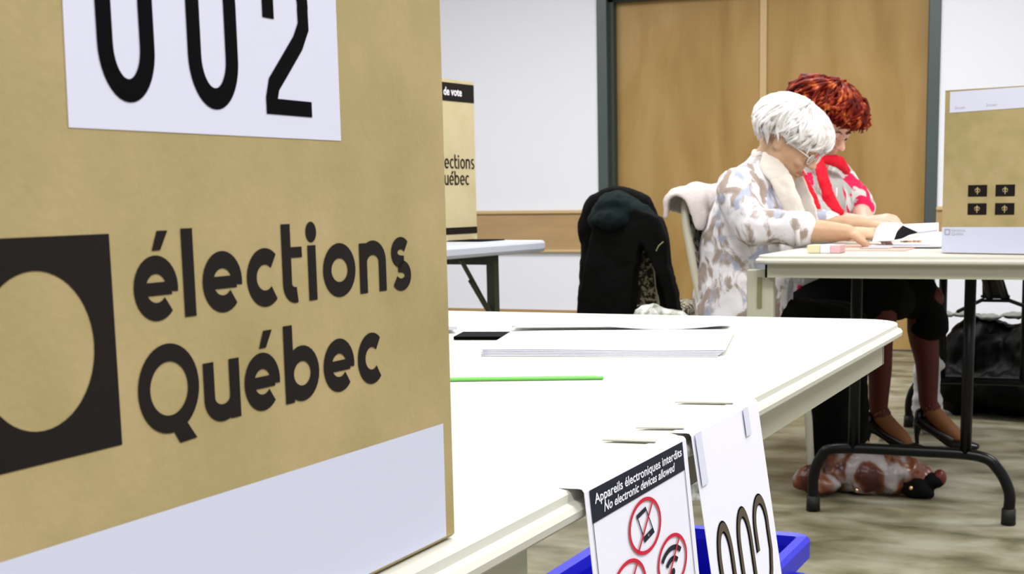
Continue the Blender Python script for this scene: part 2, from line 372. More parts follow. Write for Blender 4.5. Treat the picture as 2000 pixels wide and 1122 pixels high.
# --- the near one (face on the plane X=-.304, running along +Y)
FX = -.304; Y0, Y1 = .252, .5835
t, dr, nb = carton('cardboard_ballot_box', 'large cardboard box in the left foreground with a number sheet', 'cardboard box', (FX, Y0, T+.001), (0, 1, 0), Y1-Y0, .30, .40)
ff = lambda e: (lambda u, v: V((FX+e, u, v)))
bm = B(); quadp(bm, [(Y0, T+.003), (.5735, T+.003), (.5735, .7965), (Y0, .7985)], ff(.00015)); obj('bottom_strip', bm, M['strip'], t)
bm = B(); quadp(bm, [(.341, .9222), (.494, .9228), (.494, 1.004), (.343, 1.002)], ff(.0002)); lab = obj('number_sheet', bm, M['label'], t)
def digs(bm):
    for ch, a, b in (('0', .3555, .3825), ('0', .3995, .4275), ('2', .4435, .4735)): glyph(bm, ch, a, b, .9310, .054, .0072, ff(.0004))
printed('number', M['black'], lab, digs)
def logo(bm):
    fr_ = ff(.0002); C = (.3222, .8568); r = .0236; N = 48
    sq = [(.3555, .8232), (.3555, .8900), (.2887, .8900), (.2887, .8232)]
    inner = [(C[0]+r*math.cos(2*math.pi*i/N), C[1]+r*math.sin(2*math.pi*i/N)) for i in range(N)]
    def onsq(a):
        x, y = math.cos(a), math.sin(a); k = 1/max(abs(x), abs(y)); return (C[0]+.0334*k*x, C[1]+.0334*k*y)
    iv = [bm.verts.new(fr_(*p)) for p in inner]; ov = [bm.verts.new(fr_(*onsq(2*math.pi*i/N))) for i in range(N)]
    for i in range(N): j = (i+1) % N; bm.faces.new((iv[i], ov[i], ov[j], iv[j]))
printed('logo', M['ink'], t, logo)
printed('lettering', M['ink'], t, lambda bm: elections(bm, ff(.0002), s=.0060))

# --- the right one on the far table
A = onz(1838, 495, T+.001); A = V((A.x, A.y, T+.001)); dv = V((math.cos(.3), -math.sin(.3), 0))
t, dr, nb = carton('cardboard_ballot_box', 'cardboard box with four small dark flag emblems on the far table', 'cardboard box', A, dv, .34, .26, .405)
fz = lambda e: plane_frame((A.x, A.y, 0), dr, (0, 0, 1), -nb, e)
bm = B(); quadp(bm, [(.001, T+.003), (.34, T+.003), (.34, .809), (.001, .8075)], fz(.0006)); obj('bottom_strip', bm, M['strip'], t)
bm = B(); quadp(bm, [(.014, 1.093), (.34, 1.099), (.34, 1.147), (.014, 1.145)], fz(.0008)); sl = obj('seal_strip', bm, M['label'], t)
M['pale_print'] = mat('pale_grey_print', (.35, .35, .42), .6)
text_mesh('seal_text', 'Scrutin', .010, lambda u, v: fz(.0012)(.028+u, 1.101+v), M['pale_print'], sl)
text_mesh('seal_text', 'Scrutin', .010, lambda u, v: fz(.0012)(.110+u, 1.104+v), M['pale_print'], sl)
for u in (.069, .141):
    for v in (.8838, .8385):
        fl = printed('flag_emblem', M['ink'], t, lambda bm: rect(bm, u, v, u+.050, v+.0285, fz(.0009)))
        def flagx(bm):
            cx, cy = u+.025, v+.01425; f_ = fz(.0013)
            disc(bm, cx, cy+.003, .0022, .0065, f_, 12); ribbon(bm, arc(cx-.0035, cy+.001, .0028, .004, 20, 200, 8), .0018, f_); ribbon(bm, arc(cx+.0035, cy+.001, .0028, .004, -20, 160, 8), .0018, f_)
            rect(bm, cx-.006, cy-.0035, cx+.006, cy-.0018, f_); rect(bm, cx-.0012, cy-.009, cx+.0012, cy-.001, f_)
        printed('fleur_de_lis', M['card'], fl, flagx)
def slogo(bm):
    f_ = fz(.001); ribbon(bm, [(.010, .789), (.022, .789), (.022, .801), (.010, .801)], .0032, f_, True)
printed('logo', M['pale_print'], t, slogo)
text_mesh('lettering', 'élections', .0105, lambda u, v: fz(.001)(.027+u, .796+v), M['pale_print'], t)
text_mesh('lettering', 'Québec', .0105, lambda u, v: fz(.001)(.027+u, .787+v), M['pale_print'], t)

# --- the tall one on the left far table
ANG = .10; dg = V((math.sin(ANG), math.cos(ANG), 0)); nbl = V((-dg.y, dg.x, 0))
Bc = onz(932, 468, T); A2 = V((Bc.x, Bc.y, T+.001)) - dg*.46
t = thing('voting_screen', 'tall tan cardboard voting screen with dark bands on the grey table', 'voting screen', A2)
Mx = Matrix(((dg.x, nbl.x, 0, A2.x), (dg.y, nbl.y, 0, A2.y), (0, 0, 1, A2.z), (0, 0, 0, 1)))
bm = B(); box(bm, (0, 0, 0), (.46, .005, .584), Mx); obj('front_panel', bm, M['card_pale'], t)
bm = B(); box(bm, (0, .005, 0), (.005, .36, .584), Mx); obj('side_panel', bm, M['card_pale'], t)
bm = B(); box(bm, (.455, .005, 0), (.46, .36, .584), Mx); obj('side_panel', bm, M['card_pale'], t)
fg = lambda e: plane_frame((A2.x, A2.y, 0), dg, (0, 0, 1), -nbl, e)
bm = B(); rect(bm, 0, 1.247, .46, 1.313, fg(.001)); band = obj('title_band', bm, M['ink'], t)
text_mesh('title', 'Bureau de vote', .040, lambda u, v: fg(.002)(.375+u, 1.268+v), M['white_print'], band, 'RIGHT', .001)
bm = B(); rect(bm, 0, .764, .46, .789, fg(.001)); obj('bottom_band', bm, M['ink'], t)
kk = .046/.0212/1.4
def scr(bm):
    f0 = fg(.001); sc = 1.62
    fr_ = lambda u, v: f0(.452+(u-.5478)*sc*.86, v)
    for row, z in ((ROW1, 1.004), (ROW2, .944)):
        for ch, a, b in row: glyph(bm, ch, a, b, z, .040/1.0*.92, .0062, fr_)
printed('lettering', M['ink'], t, scr)

# ------------------------------------------------------------------ tables
def outline(x0, y0, x1, y1, r, inset, n=6):
    x0 += inset; y0 += inset; x1 -= inset; y1 -= inset; r = max(r-inset, .002); o = []
    for cx, cy, a in ((x1-r, y1-r, 0), (x0+r, y1-r, 90), (x0+r, y0+r, 180), (x1-r, y0+r, 270)):
        for i in range(n+1): q = math.radians(a+90*i/n); o.append((cx+r*math.cos(q), cy+r*math.sin(q)))
    return o
def slab(bm, x0, y0, x1, y1, r, prof):
    rings = [[bm.verts.new((x, y, z)) for x, y in outline(x0, y0, x1, y1, r, ins)] for ins, z in prof]
    bm.faces.new(rings[0])
    for a, b in zip(rings, rings[1:]):
        for i in range(len(a)): j = (i+1) % len(a); bm.faces.new((a[i], a[j], b[j], b[i]))
    bm.faces.new(rings[-1][::-1])
PROF = [(.012, .740), (.008, .7393), (.0065, .7375), (.006, .733), (.002, .7315), (.0, .7285), (.0005, .7245), (.004, .7215), (.012, .7205)]
def leg_set(t, xc, y, half=.262, pole=(-.155, .155), inward=1, zb=.185, ztop=.70):
    """bent-tube end leg: arched foot, two uprights"""
    bm = B(); r = .0155
    pts = [(xc-half, y, .035), (xc-half, y, .10), (xc-half+.02, y, .155), (xc-half+.065, y, zb), (xc, y, zb+.004), (xc+half-.085, y, zb), (xc+half-.03, y, .150), (xc+half, y, .09), (xc+half, y, .035)]
    chain(bm, pts, [r]*len(pts), 12, side=(0, 1, 0), cap=False, sub=5); obj('foot', bm, M['blackmetal'], t, True)
    for s in (-1, 1):
        bm = B(); chain(bm, [(xc+s*half, y, .003), (xc+s*half, y, .045)], [.020, .019], 14, cap=False); obj('rubber_cap', bm, M['rubber'], t, True)
    for p in pole:
        bm = B(); chain(bm, [(xc+p, y, zb), (xc+p, y+.01*inward, ztop)], [.0155, .0155], 12, cap=False); obj('leg', bm, M['blackmetal'], t, True)
# near table
NX0, NX1, NY0, NY1 = -1.05, -.289, -.03, 1.805
t = thing('folding_table', 'white folding table in the foreground under the big cardboard box', 'table', (-.67, .89, 0))
bm = B(); slab(bm, NX0, NY0, NX1, NY1, .055, PROF); obj('tabletop', bm, M['table'], t)
for (a, b) in ((.03, .675), (.955, 1.735)):
    bm = B(); box(bm, (NX0+.022, a, .690), (NX0+.028, b, .7215)); box(bm, (NX1-.028, a, .690), (NX1-.020, b, .7215))
    e = b if b > 1 else a
    box(bm, (NX0+.022, e-.004, .690), (NX1-.020, e+.004, .7215)); obj('skirt', bm, M['skirt'], t)
leg_set(t, -.67, .28); leg_set(t, -.67, 1.5, inward=-1)
t_near = t
# far table
GX0, GX1, GY0, GY1 = -.985, -.225, 3.585, 5.72
t = thing('folding_table', 'cream folding table where the two women sit', 'table', (-.61, 4.6, 0))
PF = [(a*1.4, .74-(.74-b)*1.25) for a, b in PROF]
bm = B(); slab(bm, GX0, GY0, GX1, GY1, .05, PF); obj('tabletop', bm, M['table'], t)
bm = B(); box(bm, (GX0+.03, GY0+.03, .681), (GX1-.03, GY0+.036, .717)); box(bm, (GX0+.03, GY1-.036, .681), (GX1-.03, GY1-.03, .717)); box(bm, (GX0+.03, GY0+.03, .681), (GX0+.036, GY1-.03, .717)); box(bm, (GX1-.036, GY0+.03, .681), (GX1-.03, GY1-.03, .717))
obj('skirt', bm, M['skirt'], t)
leg_set(t, -.617, 3.9, .268, (-.155, .150)); leg_set(t, -.60, 5.45, .268, (-.15, .15), -1)
p0 = ony(1945, 583, 5.3); bx, bz = p0.x, p0.z
bm = B(); box(bm, (bx-.05, 5.27, bz+.004), (bx+.05, 5.30, bz+.012)); box(bm, (bx-.05, 5.27, bz-.012), (bx+.05, 5.30, bz-.002))
chain(bm, [(bx-.045, 5.285, bz-.005), (bx-.14, 5.36, bz-.055)], [.007, .007], 8); chain(bm, [(bx+.045, 5.285, bz-.005), (bx+.16, 5.36, bz-.055)], [.007, .007], 8)
chain(bm, [(bx-.02, 5.285, bz), (bx-.035, 5.0, .70)], [(.012, .012)]*2, 8); chain(bm, [(bx+.03, 5.285, bz), (bx+.005, 5.0, .70)], [(.012, .012)]*2, 8)
poly_prism(bm, [(bx-.045, 5.28, bz), (bx+.05, 5.28, bz), (bx+.03, 5.16, bz+.10), (bx-.035, 5.16, bz+.10)], (0, .012, 0))
obj('leg_brace', bm, M['blackmetal'], t)
# beige panel under the left end
pa, pb = ony(1462, 550, 3.66), ony(1514, 550, 3.66)
bm = B(); box(bm, (pa.x, 3.64, .50), (pb.x, 3.665, .70)); o = obj('end_panel', bm, M['skirt'], t); bevel(o, .004)
bm = B(); box(bm, ((pa.x+pb.x)/2-.006, 3.636, .60), ((pa.x+pb.x)/2+.006, 3.64, .68)); obj('latch', bm, mat('dull_olive_plastic', (.20, .19, .10), .5), t)
# grey table at left
c1 = onz(1050, 470, .738); E1 = V((c1.x+.02, c1.y+.05, 0))
t = thing('folding_table', 'light grey plastic folding table under the tall voting screen', 'table', (E1.x, E1.y, 0))
Mg = Matrix(((dg.x, nbl.x, 0, E1.x), (dg.y, nbl.y, 0, E1.y), (0, 0, 1, 0), (0, 0, 0, 1)))
bm = B(); slab(bm, -1.25, 0, 0, .76, .03, [(.012, .738), (.005, .736), (.0, .728), (.0, .708), (.006, .698), (.02, .695)]); bmesh.ops.transform(bm, matrix=Mg, verts=bm.verts); obj('tabletop', bm, M['greyplastic'], t, False)
for v in (.06, .70):
    for u in (-.30, -1.05):
        bm = B(); box(bm, (u-.016, v-.016, .004), (u+.016, v+.016, .70), Mg); obj('leg', bm, M['greenmetal'], t)
        bm = B(); s = 1 if u < -.7 else -1
        chain(bm, [Mg @ V((u+s*.21, v, .692)), Mg @ V((u+s*.005, v+.003, .475))], [(.008, .013)]*2, 8, cap=False); chain(bm, [Mg @ V((u+s*.15, v, .61)), Mg @ V((u-s*.01, v-.012, .43))], [(.006, .012)]*2, 8, cap=False)
        obj('brace', bm, M['greenmetal'], t)
bm = B(); box(bm, (-.31, .06, .66), (-.29, .70, .695), Mg); obj('cross_bar', bm, M['greenmetal'], t)
bm = B(); box(bm, (-.22, .16, .7385), (-.045, .42, .7425), Mg); tag(obj('document_folder', bm, M['black']), 'thin black folder lying on the grey table beside the voting screen', 'folder')

# ------------------------------------------------------------------ on the near table
def sheet(name, corners, m, lift, thick=.0006, n=24, k=6, parent=None, z=T):
    """paper from 4 ground corners (near left, near right, far right, far left); lift(u,v) raises it"""
    bm = B(); g = []
    a, b, c, d = [V((p[0], p[1], 0)) for p in corners]
    for j in range(k+1):
        v = j/k; row = []
        for i in range(n+1):
            u = i/n; p = (a*(1-u)+b*u)*(1-v)+(d*(1-u)+c*u)*v; row.append(bm.verts.new((p.x, p.y, z+lift(u, v))))
        g.append(row)
    for j in range(k):
        for i in range(n): bm.faces.new((g[j][i], g[j][i+1], g[j+1][i+1], g[j+1][i]))
    o = obj(name, bm, m, parent, True); s = o.modifiers.new('solid', 'SOLIDIFY'); s.thickness = thick; s.offset = 1
    return o
P1 = [onz(940, 697, T), onz(1402, 698, T), onz(1424, 655, T), onz(1000, 658, T)]
for i in range(5):
    j = [V((p.x-.0018*i*(1 if q in (0, 3) else -.4), p.y+.004*i, 0)) for q, p in enumerate(P1)]
    o = sheet('paper_sheet', j, M['paper'], (lambda i: lambda u, v: .0004+.0011*i+.0009*math.sin(u*7)*(1-v)*.5*(i+1)/5)(i), .0005)
    tag(o, 'white sheet in the loose pile on the white foreground table', 'paper', 'sheets of the loose pile on the white table')
P2 = [onz(1000, 656.5, T), onz(1423, 645, T), onz(1428, 637, T), onz(1010, 640, T)]
o = sheet('paper_sheet', P2, M['paper'], lambda u, v: .0045+.004*math.sin(u*6.0+.4)*(1-v)+.004*(1-v)-.003*u, .0016)
tag(o, 'white sheet with a lifted wavy front edge just behind the loose pile', 'paper')
q0, q1 = onz(886, 665, T), onz(985, 665, T); q2, q3 = onz(1010, 655, T), onz(905, 655, T)
bm = B(); poly_prism(bm, [(q.x, q.y, T+.0006) for q in (q0, q1, q2, q3)], (0, 0, .0035)); tag(obj('document_folder', bm, M['black']), 'black folder corner between the cardboard box and the loose papers', 'folder')
q0, q1 = onz(862, 652, T), onz(893, 652, T); q2, q3 = onz(880, 640, T), onz(850, 640, T)
bm = B(); poly_prism(bm, [(q.x, q.y, T+.0045) for q in (q0, q1, q2, q3)], (0, 0, .004)); tag(obj('notepad', bm, M['label']), 'small white notepad half hidden behind the edge of the big cardboard box', 'notepad')
g0, g1 = onz(1179, 743, T), onz(870, 747, T); gd = (g1-g0).normalized(); g1 = g0+gd*.21; gn = V((-gd.y, gd.x, 0))
t = thing('ruler', 'translucent green plastic strip lying on the white table', 'ruler', (g0.x, g0.y, T))
bm = B(); poly_prism(bm, [V((p.x, p.y, T+.0006)) for p in (g0-gn*.0012, g1-gn*.0012, g1-gn*.0075, g0-gn*.0075)], (0, 0, .0022)); o = obj('blade', bm, M['green'], t); bevel(o, .0006)
bm = B(); poly_prism(bm, [V((p.x, p.y, T+.0028)) for p in (g0-gn*.0058+gd*.006, g1-gn*.0058, g1-gn*.007, g0-gn*.007+gd*.006)], (0, 0, .0004)); obj('ridge', bm, mat('pale_green_plastic', (.38, .75, .28), .3), t)

# ------------------------------------------------------------------ hanging signs
def sign_frame(Y0, tilt, e=0):
    n = V((1, 0, tilt)).normalized(); dvv = V((-tilt, 0, 1)).normalized()
    o = V((-.287, 0, .740))
    return lambda u, v: o + V((0, u, 0)) + dvv*v + n*e      # u = Y, v = height above the fold (negative)
def hanging(name, label, ya, yb, tilt, hgt, flap, cat):
    t = thing(name, label, cat, (-.28, (ya+yb)/2, .74)); f0 = sign_frame(0, tilt)
    bm = B(); prof = [V((-.296-flap, 0, T+.0003)), V((-.296, 0, T+.0004)), V((-.2905, 0, T+.0006)), V((-.2882, 0, T+.0003))]
    prof += [f0(0, v) for v in (-.0015, -.006, -.02, -hgt*.5, -hgt)]
    rows = [[bm.verts.new((p.x, y, p.z)) for p in prof] for y in (ya, yb)]
    for i in range(len(prof)-1): bm.faces.new((rows[0][i], rows[0][i+1], rows[1][i+1], rows[1][i]))
    o = obj('sheet', bm, M['paper'], t); s = o.modifiers.new('solid', 'SOLIDIFY'); s.thickness = .0004; s.offset = 0
    return t
# prohibition sign
YA = (.7035, .8835); tl = .10
t = hanging('prohibition_sign', 'paper sign with red circles banning electronic devices on the table edge', YA[0], YA[1], tl, .216, .006, 'sign')
sf = lambda e: sign_frame(0, tl, e+.0004)
bm = B(); rect(bm, .7095, -.0202, .8742, -.0015, sf(.0003)); hd = obj('heading_band', bm, M['navy'], t)
def fit_text(s, u0, u1, v, cap, shear=0):
    o = text_mesh('heading_text', s, 1, lambda a, b: V((a, b, 0)), M['white_print'], hd, 'LEFT', .018, shear)
    xs = [q.co.x for q in o.data.vertices]; a, b = min(xs), max(xs); f_ = sf(.0007)
    for q in o.data.vertices: q.co = f_(u0+(q.co.x-a)/(b-a)*(u1-u0), v+q.co.y/.72*cap)
fit_text('Appareils électroniques interdits', .7146, .8695, -.0100, .0056)
fit_text('No electronic devices allowed', .7270, .8535, -.0170, .0054, .25)
printed('border', M['teal_line'], t, lambda bm: ribbon(bm, [(.7100, -.0202), (.7100, -.205), (.8737, -.205), (.8737, -.0202)], .0009, sf(.0003)))
def ban(cu, cv, pict, ru=.0272, rv=.0158):
    an = sf(.0007)
    def ring(bm):
        N = 56; a = []; b = []
        for i in range(N):
            q = 2*math.pi*i/N; a.append(bm.verts.new(an(cu+(ru+.0016)*math.cos(q), cv+(rv+.0012)*math.sin(q)))); b.append(bm.verts.new(an(cu+(ru-.0016)*math.cos(q), cv+(rv-.0012)*math.sin(q))))
        for i in range(N): j = (i+1) % N; bm.faces.new((a[i], a[j], b[j], b[i]))
        ribbon(bm, [(cu-ru*.60, cv-rv*.78), (cu+ru*.60, cv+rv*.78)], .0019, sf(.0009))
    printed('prohibition_circle', M['red_print'], t, ring); printed('pictogram', M['navy'], t, pict)
PHC = ((.7862, -.0490), (.8047, -.0466), (.7934, -.0280), (.7763, -.0301))
def phone(bm):
    f_ = sf(.0005)
    def fr_(x, y):
        a, b = (x+1)/2, (y+1)/2; q = [PHC[0][k]*(1-a)*(1-b)+PHC[1][k]*a*(1-b)+PHC[2][k]*a*b+PHC[3][k]*(1-a)*b for k in (0, 1)]; return f_(*q)
    rect(bm, -1, -.7, -.84, .8, fr_); rect(bm, .84, -.7, 1, .8, fr_); rect(bm, -1, .72, 1, 1, fr_); rect(bm, -1, -1, -.15, -.6, fr_); rect(bm, .15, -1, 1, -.6, fr_); rect(bm, -.15, -1, .15, -.88, fr_); rect(bm, -.15, -.72, .15, -.6, fr_)
ban(.7898, -.0392, phone)
def wifi(bm):
    f_ = sf(.0005); u, v = .8311, -.0785; k = .62; g_ = lambda x, y: f_(u+x, v+y*k); disc(bm, 0, 0, .0038, .0040, g_, 20)
    ribbon(bm, arc(0, 0, .0135, .0135, 40, 140, 16), .0052, g_); ribbon(bm, arc(0, 0, .0245, .0245, 42, 138, 20), .0052, g_)
ban(.8322, -.0715, wifi)
def camcorder(bm):
    f_ = sf(.0005); u, v = .7535, -.0690; k = .6; g_ = lambda x, y: f_(u+x, v+y*k)
    rect(bm, -.013, -.008, .006, .008, g_); quadp(bm, [(.007, -.003), (.015, -.008), (.015, .008), (.007, .003)], g_); rect(bm, -.006, .009, .005, .013, g_)
ban(.7535, -.0690, camcorder)
# number sign
YN = (.8955, 1.064); tn = .15
t2 = hanging('number_sign', 'paper sign with tall digits 002 taped over the table edge', YN[0], YN[1], tn, .22, .006, 'sign')
nf = lambda e: sign_frame(0, tn, e+.0004)
def digits_outline(bm):
    for ch, a, b in (('0', .9115, .9490), ('0', .9605, .9985), ('2', 1.0045, 1.0470)): glyph(bm, ch, a, b, -.190, .1225, .0088, nf(.0003))
def digits_fill(bm):
    e = .0013
    for ch, a, b in (('0', .9115, .9490), ('0', .9605, .9985), ('2', 1.0045, 1.0470)): glyph(bm, ch, a+e, b-e, -.190+e, .1225-2*e, .0088-2*e, nf(.0007))
ln = printed('digits', M['black'], t2, digits_outline); printed('digit_fill', M['brown_fill'], ln, digits_fill)
for y, b_ in ((.9065, -.037), (1.0255, -.022)):
    printed('tape_strip', M['tape'], t2, lambda bm: rect(bm, y-.007, b_, y+.007, -.0005, nf(.0009)))
# thin grey strips paint the shade lines along the sheets' edges on the tabletop
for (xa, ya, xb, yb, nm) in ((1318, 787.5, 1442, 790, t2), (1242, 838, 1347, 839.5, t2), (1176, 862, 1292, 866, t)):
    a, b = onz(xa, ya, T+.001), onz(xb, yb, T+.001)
    bm = B(); poly_prism(bm, [V((a.x, a.y, T+.0012)), V((b.x-.004, b.y, T+.0012)), V((b.x-.006, b.y+.0085, T+.0012)), V((a.x+.006, a.y+.0085, T+.0012))], (0, 0, .0006)); o = obj('shade_strip', bm, M['edge_shade'], nm)

# ------------------------------------------------------------------ blue bin
bc = onz(1340, 1060, .35)
t = thing('recycling_bin', 'bright blue plastic bin on the floor below the white table edge', 'bin', (-.66, 2.1, 0))
def ringbox(bm, x0, y0, x1, y1, z, ins):
    return [bm.verts.new((x, y, z)) for x, y in outline(x0, y0, x1, y1, .03, ins, 4)]
bx0, by0, bx1, by1 = -.81, 1.78, -.495, 2.19
bm = B(); rr = [ringbox(bm, bx0, by0, bx1, by1, z, i) for i, z in ((.05, .004), (.022, .325), (.0, .325), (.0, .352), (.006, .358), (.022, .356), (.026, .34), (.055, .015))]
bm.faces.new(rr[0]); bm.faces.new(rr[-1])
for a, b in zip(rr, rr[1:]):
    for i in range(len(a)): j = (i+1) % len(a); bm.faces.new((a[i], a[j], b[j], b[i]))
obj('tub', bm, M['blue'], t)
bm = B(); box(bm, (bx1-.012, 1.93, .285), (bx1+.018, 2.07, .326)); o = obj('handle', bm, M['blue'], t); bevel(o, .006)

# ------------------------------------------------------------------ people
def rotZ(a): return Matrix.Rotation(a, 3, 'Z')
def head_frame(c, yaw, pitch, roll=0, s=1.0):
    """local x forward, y left, z up -> world"""
    R = (Matrix.Rotation(yaw, 3, 'Z') @ Matrix.Rotation(pitch, 3, 'Y') @ Matrix.Rotation(roll, 3, 'X'))
    c = V(c)
    return (lambda x, y, z: c + R @ (V((x, y, z))*s)), R
def add_head(bm, hf, R, s=1.0, plump=1.0):
    b = lambda c, r, RR=None: blob(bm, hf(*c), [q*s for q in r], R if RR is None else R @ RR)
    b((-.012, 0, .042), (.093, .073, .086)); b((.030, 0, -.005), (.062, .064*plump, .078))
    b((.038, 0, -.052), (.052, .052*plump, .052)); b((.062, 0, -.092), (.026, .027, .020))
    b((.060, 0, .040), (.036, .055, .035)); b((.012, .040, -.055), (.045, .022*plump, .040)); b((.012, -.040, -.055), (.045, .022*plump, .040))
    for y in (1, -1):
        b((.070, y*.034, -.030), (.022, .020, .020)); b((.083, y*.026, .020), (.012, .024, .007))
        b((-.004, y*.074, -.006), (.017, .007, .030), Matrix.Rotation(-.2*y, 3, 'Z')); b((.002, y*.072, -.026), (.009, .006, .012))
    for y in (1, -1): b((.0850, y*.030, .0085), (.0125, .0150, .0062)); b((.0840, y*.030, -.0095), (.0105, .0140, .0045))
    chain(bm, [hf(.085, 0, .018), hf(.098, 0, -.004), hf(.112, 0, -.026)], [.0085*s, .0095*s, .0115*s], 10)
    b((.103, .011, -.029), (.010, .008, .007)); b((.103, -.011, -.029), (.010, .008, .007)); b((.088, 0, -.070), (.010, .020, .010))
def add_hand(bm, w, d, n, sgn, curl=.5, s=1.0, spread=.012):
    """w wrist, d direction of the fingers, n back-of-hand normal, sgn side of the thumb"""
    w, d, n = V(w), V(d).normalized(), V(n).normalized(); side = d.cross(n).normalized()*sgn; n = side.cross(d).normalized()*sgn
    if n.dot(V(n)) < 0: n = -n
    chain(bm, [w, w+d*.03*s, w+d*.075*s], [(.025*s, .016*s), (.036*s, .015*s), (.040*s, .012*s)], 14, side=side)
    L = (.068, .076, .071, .056)
    for i in range(4):
        o = w + d*.078*s + side*((1.5-i)*.0195*s); a = curl*(.5+.12*i); p = [o-d*.012*s, o]; dd = d + side*((1.5-i)*spread*2)
        for k, f in enumerate((.45, .30, .25)):
            ang = a*(k+.6); p.append(p[-1] + (dd*math.cos(ang) - n*math.sin(ang))*L[i]*f*s)
        chain(bm, p, [.0092*s, .0088*s, .0084*s, .0078*s, .0066*s], 10)
    o = w + d*.022*s + side*.026*s
    chain(bm, [o, o+(d*.6+side*.7-n*.2)*.034*s, o+(d*.95+side*.75-n*.45)*.058*s, o+(d*1.25+side*.62-n*.6)*.078*s], [.0135*s, .0115*s, .0100*s, .0082*s], 10)
def face_parts(hf, R, body, s=1.0, brow=None, lipm=None):
    for y in (1, -1):
        bm = B(); blob(bm, hf(.0835, y*.030, .0), [.0100*s, .0125*s, .0065*s], R, 14, 10); e = obj('eye', bm, M['eye'], body, True)
        bm = B(); blob(bm, hf(.0912, y*.030, -.0015), [.0035*s, .0062*s, .0052*s], R, 12, 8); obj('iris', bm, M['iris'], e, True)
        if brow:
            bm = B(); chain(bm, [hf(.096, y*.012, .019), hf(.097, y*.030, .0255), hf(.086, y*.048, .018)], [.0022*s, .0026*s, .0015*s], 6); obj('eyebrow', bm, brow, body, True)
    bm = B(); chain(bm, [hf(.086, .022, -.064), hf(.0965, .010, -.0625), hf(.0985, 0, -.064), hf(.0965, -.010, -.0625), hf(.086, -.022, -.064)], [.002*s, .0042*s, .0048*s, .0042*s, .002*s], 8); obj('lips', bm, lipm or M['lip'], body, True)
def hair(name, m, parent, hf, s, ell, cen, endf, N, wav, rad, seed, crown=(0, 0), puff=0, flyaway=0):
    """cap of strands that leave the crown and run down to an end elevation that depends on azimuth"""
    rnd = random.Random(seed); bm = B(); a, b, c = ell
    def pt(ph, th, k):
        return V((cen[0]+a*k*math.sin(th)*math.cos(ph), cen[1]+b*k*math.sin(th)*math.sin(ph), cen[2]+c*k*math.cos(th)))
    nph, nth = 48, 14; g = []
    for i in range(nph):
        ph = 2*math.pi*i/nph; te = endf(ph)
        g.append([bm.verts.new(hf(*pt(ph, te*j/nth+.001, .97+.05*noise.noise(V((math.cos(ph)*3, math.sin(ph)*3, j*.35)))))) for j in range(nth+1)])
    inn = [[bm.verts.new(hf(*pt(2*math.pi*i/nph, endf(2*math.pi*i/nph)*j/nth+.001, .80))) for j in range(nth+1)] for i in range(nph)]
    for i in range(nph):
        k = (i+1) % nph
        for j in range(nth): bm.faces.new((g[i][j], g[i][j+1], g[k][j+1], g[k][j])); bm.faces.new((inn[i][j], inn[k][j], inn[k][j+1], inn[i][j+1]))
        bm.faces.new((g[i][nth], inn[i][nth], inn[k][nth], g[k][nth]))
    for q in range(N):
        ph = rnd.uniform(0, 2*math.pi); te = endf(ph)*rnd.uniform(.80, 1.04); t0 = rnd.uniform(.0, .55)*te; k0 = rnd.uniform(.96, 1.06+puff)
        f1, f2 = rnd.uniform(-1, 1), rnd.uniform(0, 6.28); pts = []; rr = []
        n = 8
        for j in range(n+1):
            u = j/n; th = t0+(te-t0)*u; kk = k0+.04*math.sin(u*3.1+f2)*wav - (.06*u if u > .8 else 0) + (flyaway*rnd.random()*u if rnd.random() < .1 else 0)
            pts.append(hf(*pt(ph+f1*wav*.35*u*u+.05*wav*math.sin(u*5+f2), th, kk))); rr.append(rad*s*(.55+.9*math.sin(math.pi*min(1, u+.12))**.7 if u < .97 else .25))
        chain(bm, pts, [(r*1.6, r*.8) for r in rr], 5, cap=False)
    return obj(name, bm, m, parent, True)

# ---- woman with white hair (turned to the right, reading with both forearms on the table)
W = thing('person', 'woman with short white hair, glasses and blotched blouse at the far table', 'person', (-1.2, 4.3, 0))
wy = 4.30
hfW, RW = head_frame((-1.060, wy-.01, 1.058), -.10, .60, 0, .97)
bm = B(); add_head(bm, hfW, RW, .97, 1.12)
chain(bm, [(-1.165, wy, .93), (-1.125, wy, .99), (-1.075, wy-.005, 1.055)], [.062, .056, .058], 16)
# torso, arms, legs of one body
chain(bm, [(-1.235, wy, .48), (-1.235, wy, .60), (-1.215, wy, .76), (-1.19, wy, .87), (-1.165, wy, .945)], [(.165, .12), (.15, .12), (.155, .11), (.165, .095), (.10, .06)], 20, side=(0, 1, 0))
RE, RWr = V((-1.085, 4.095, .795)), V((-.842, 4.115, .783))
LE, LWr = V((-1.03, 4.50, .80)), V((-.80, 4.40, .785))
chain(bm, [(-1.175, 4.155, .905), (-1.135, 4.10, .845), RE], [.050, .044, .038], 12); chain(bm, [RE, (-.98, 4.10, .792), (-.90, 4.11, .786), RWr], [.038, .039, .031, .024], 12)
chain(bm, [(-1.165, 4.455, .905), (-1.10, 4.49, .85), LE], [.050, .044, .038], 12); chain(bm, [LE, (-.93, 4.46, .79), LWr], [.038, .036, .024], 12)
add_hand(bm, RWr, (1, .22, -.06), (0, -.35, 1), 1, .85, 1.0); add_hand(bm, LWr, (1, -.45, -.05), (0, .3, 1), -1, .8, 1.0)
KN = V((-.945, 4.39, .475)); AN = V((-.965, 4.50, .10)); KF = V((-.93, 4.52, .47)); AF = V((-.935, 4.62, .10))
for hip, k, a in (((-1.2, 4.22, .51), KN, AN), ((-1.2, 4.40, .51), KF, AF)):
    chain(bm, [hip, k], [.075, .055], 12); chain(bm, [k, (k+a)/2+V((-.01, 0, .05)), a], [.055, .050, .035], 12); chain(bm, [a, a+V((.07, -.01, -.055)), a+V((.13, -.02, -.07))], [.034, .032, .022], 10)
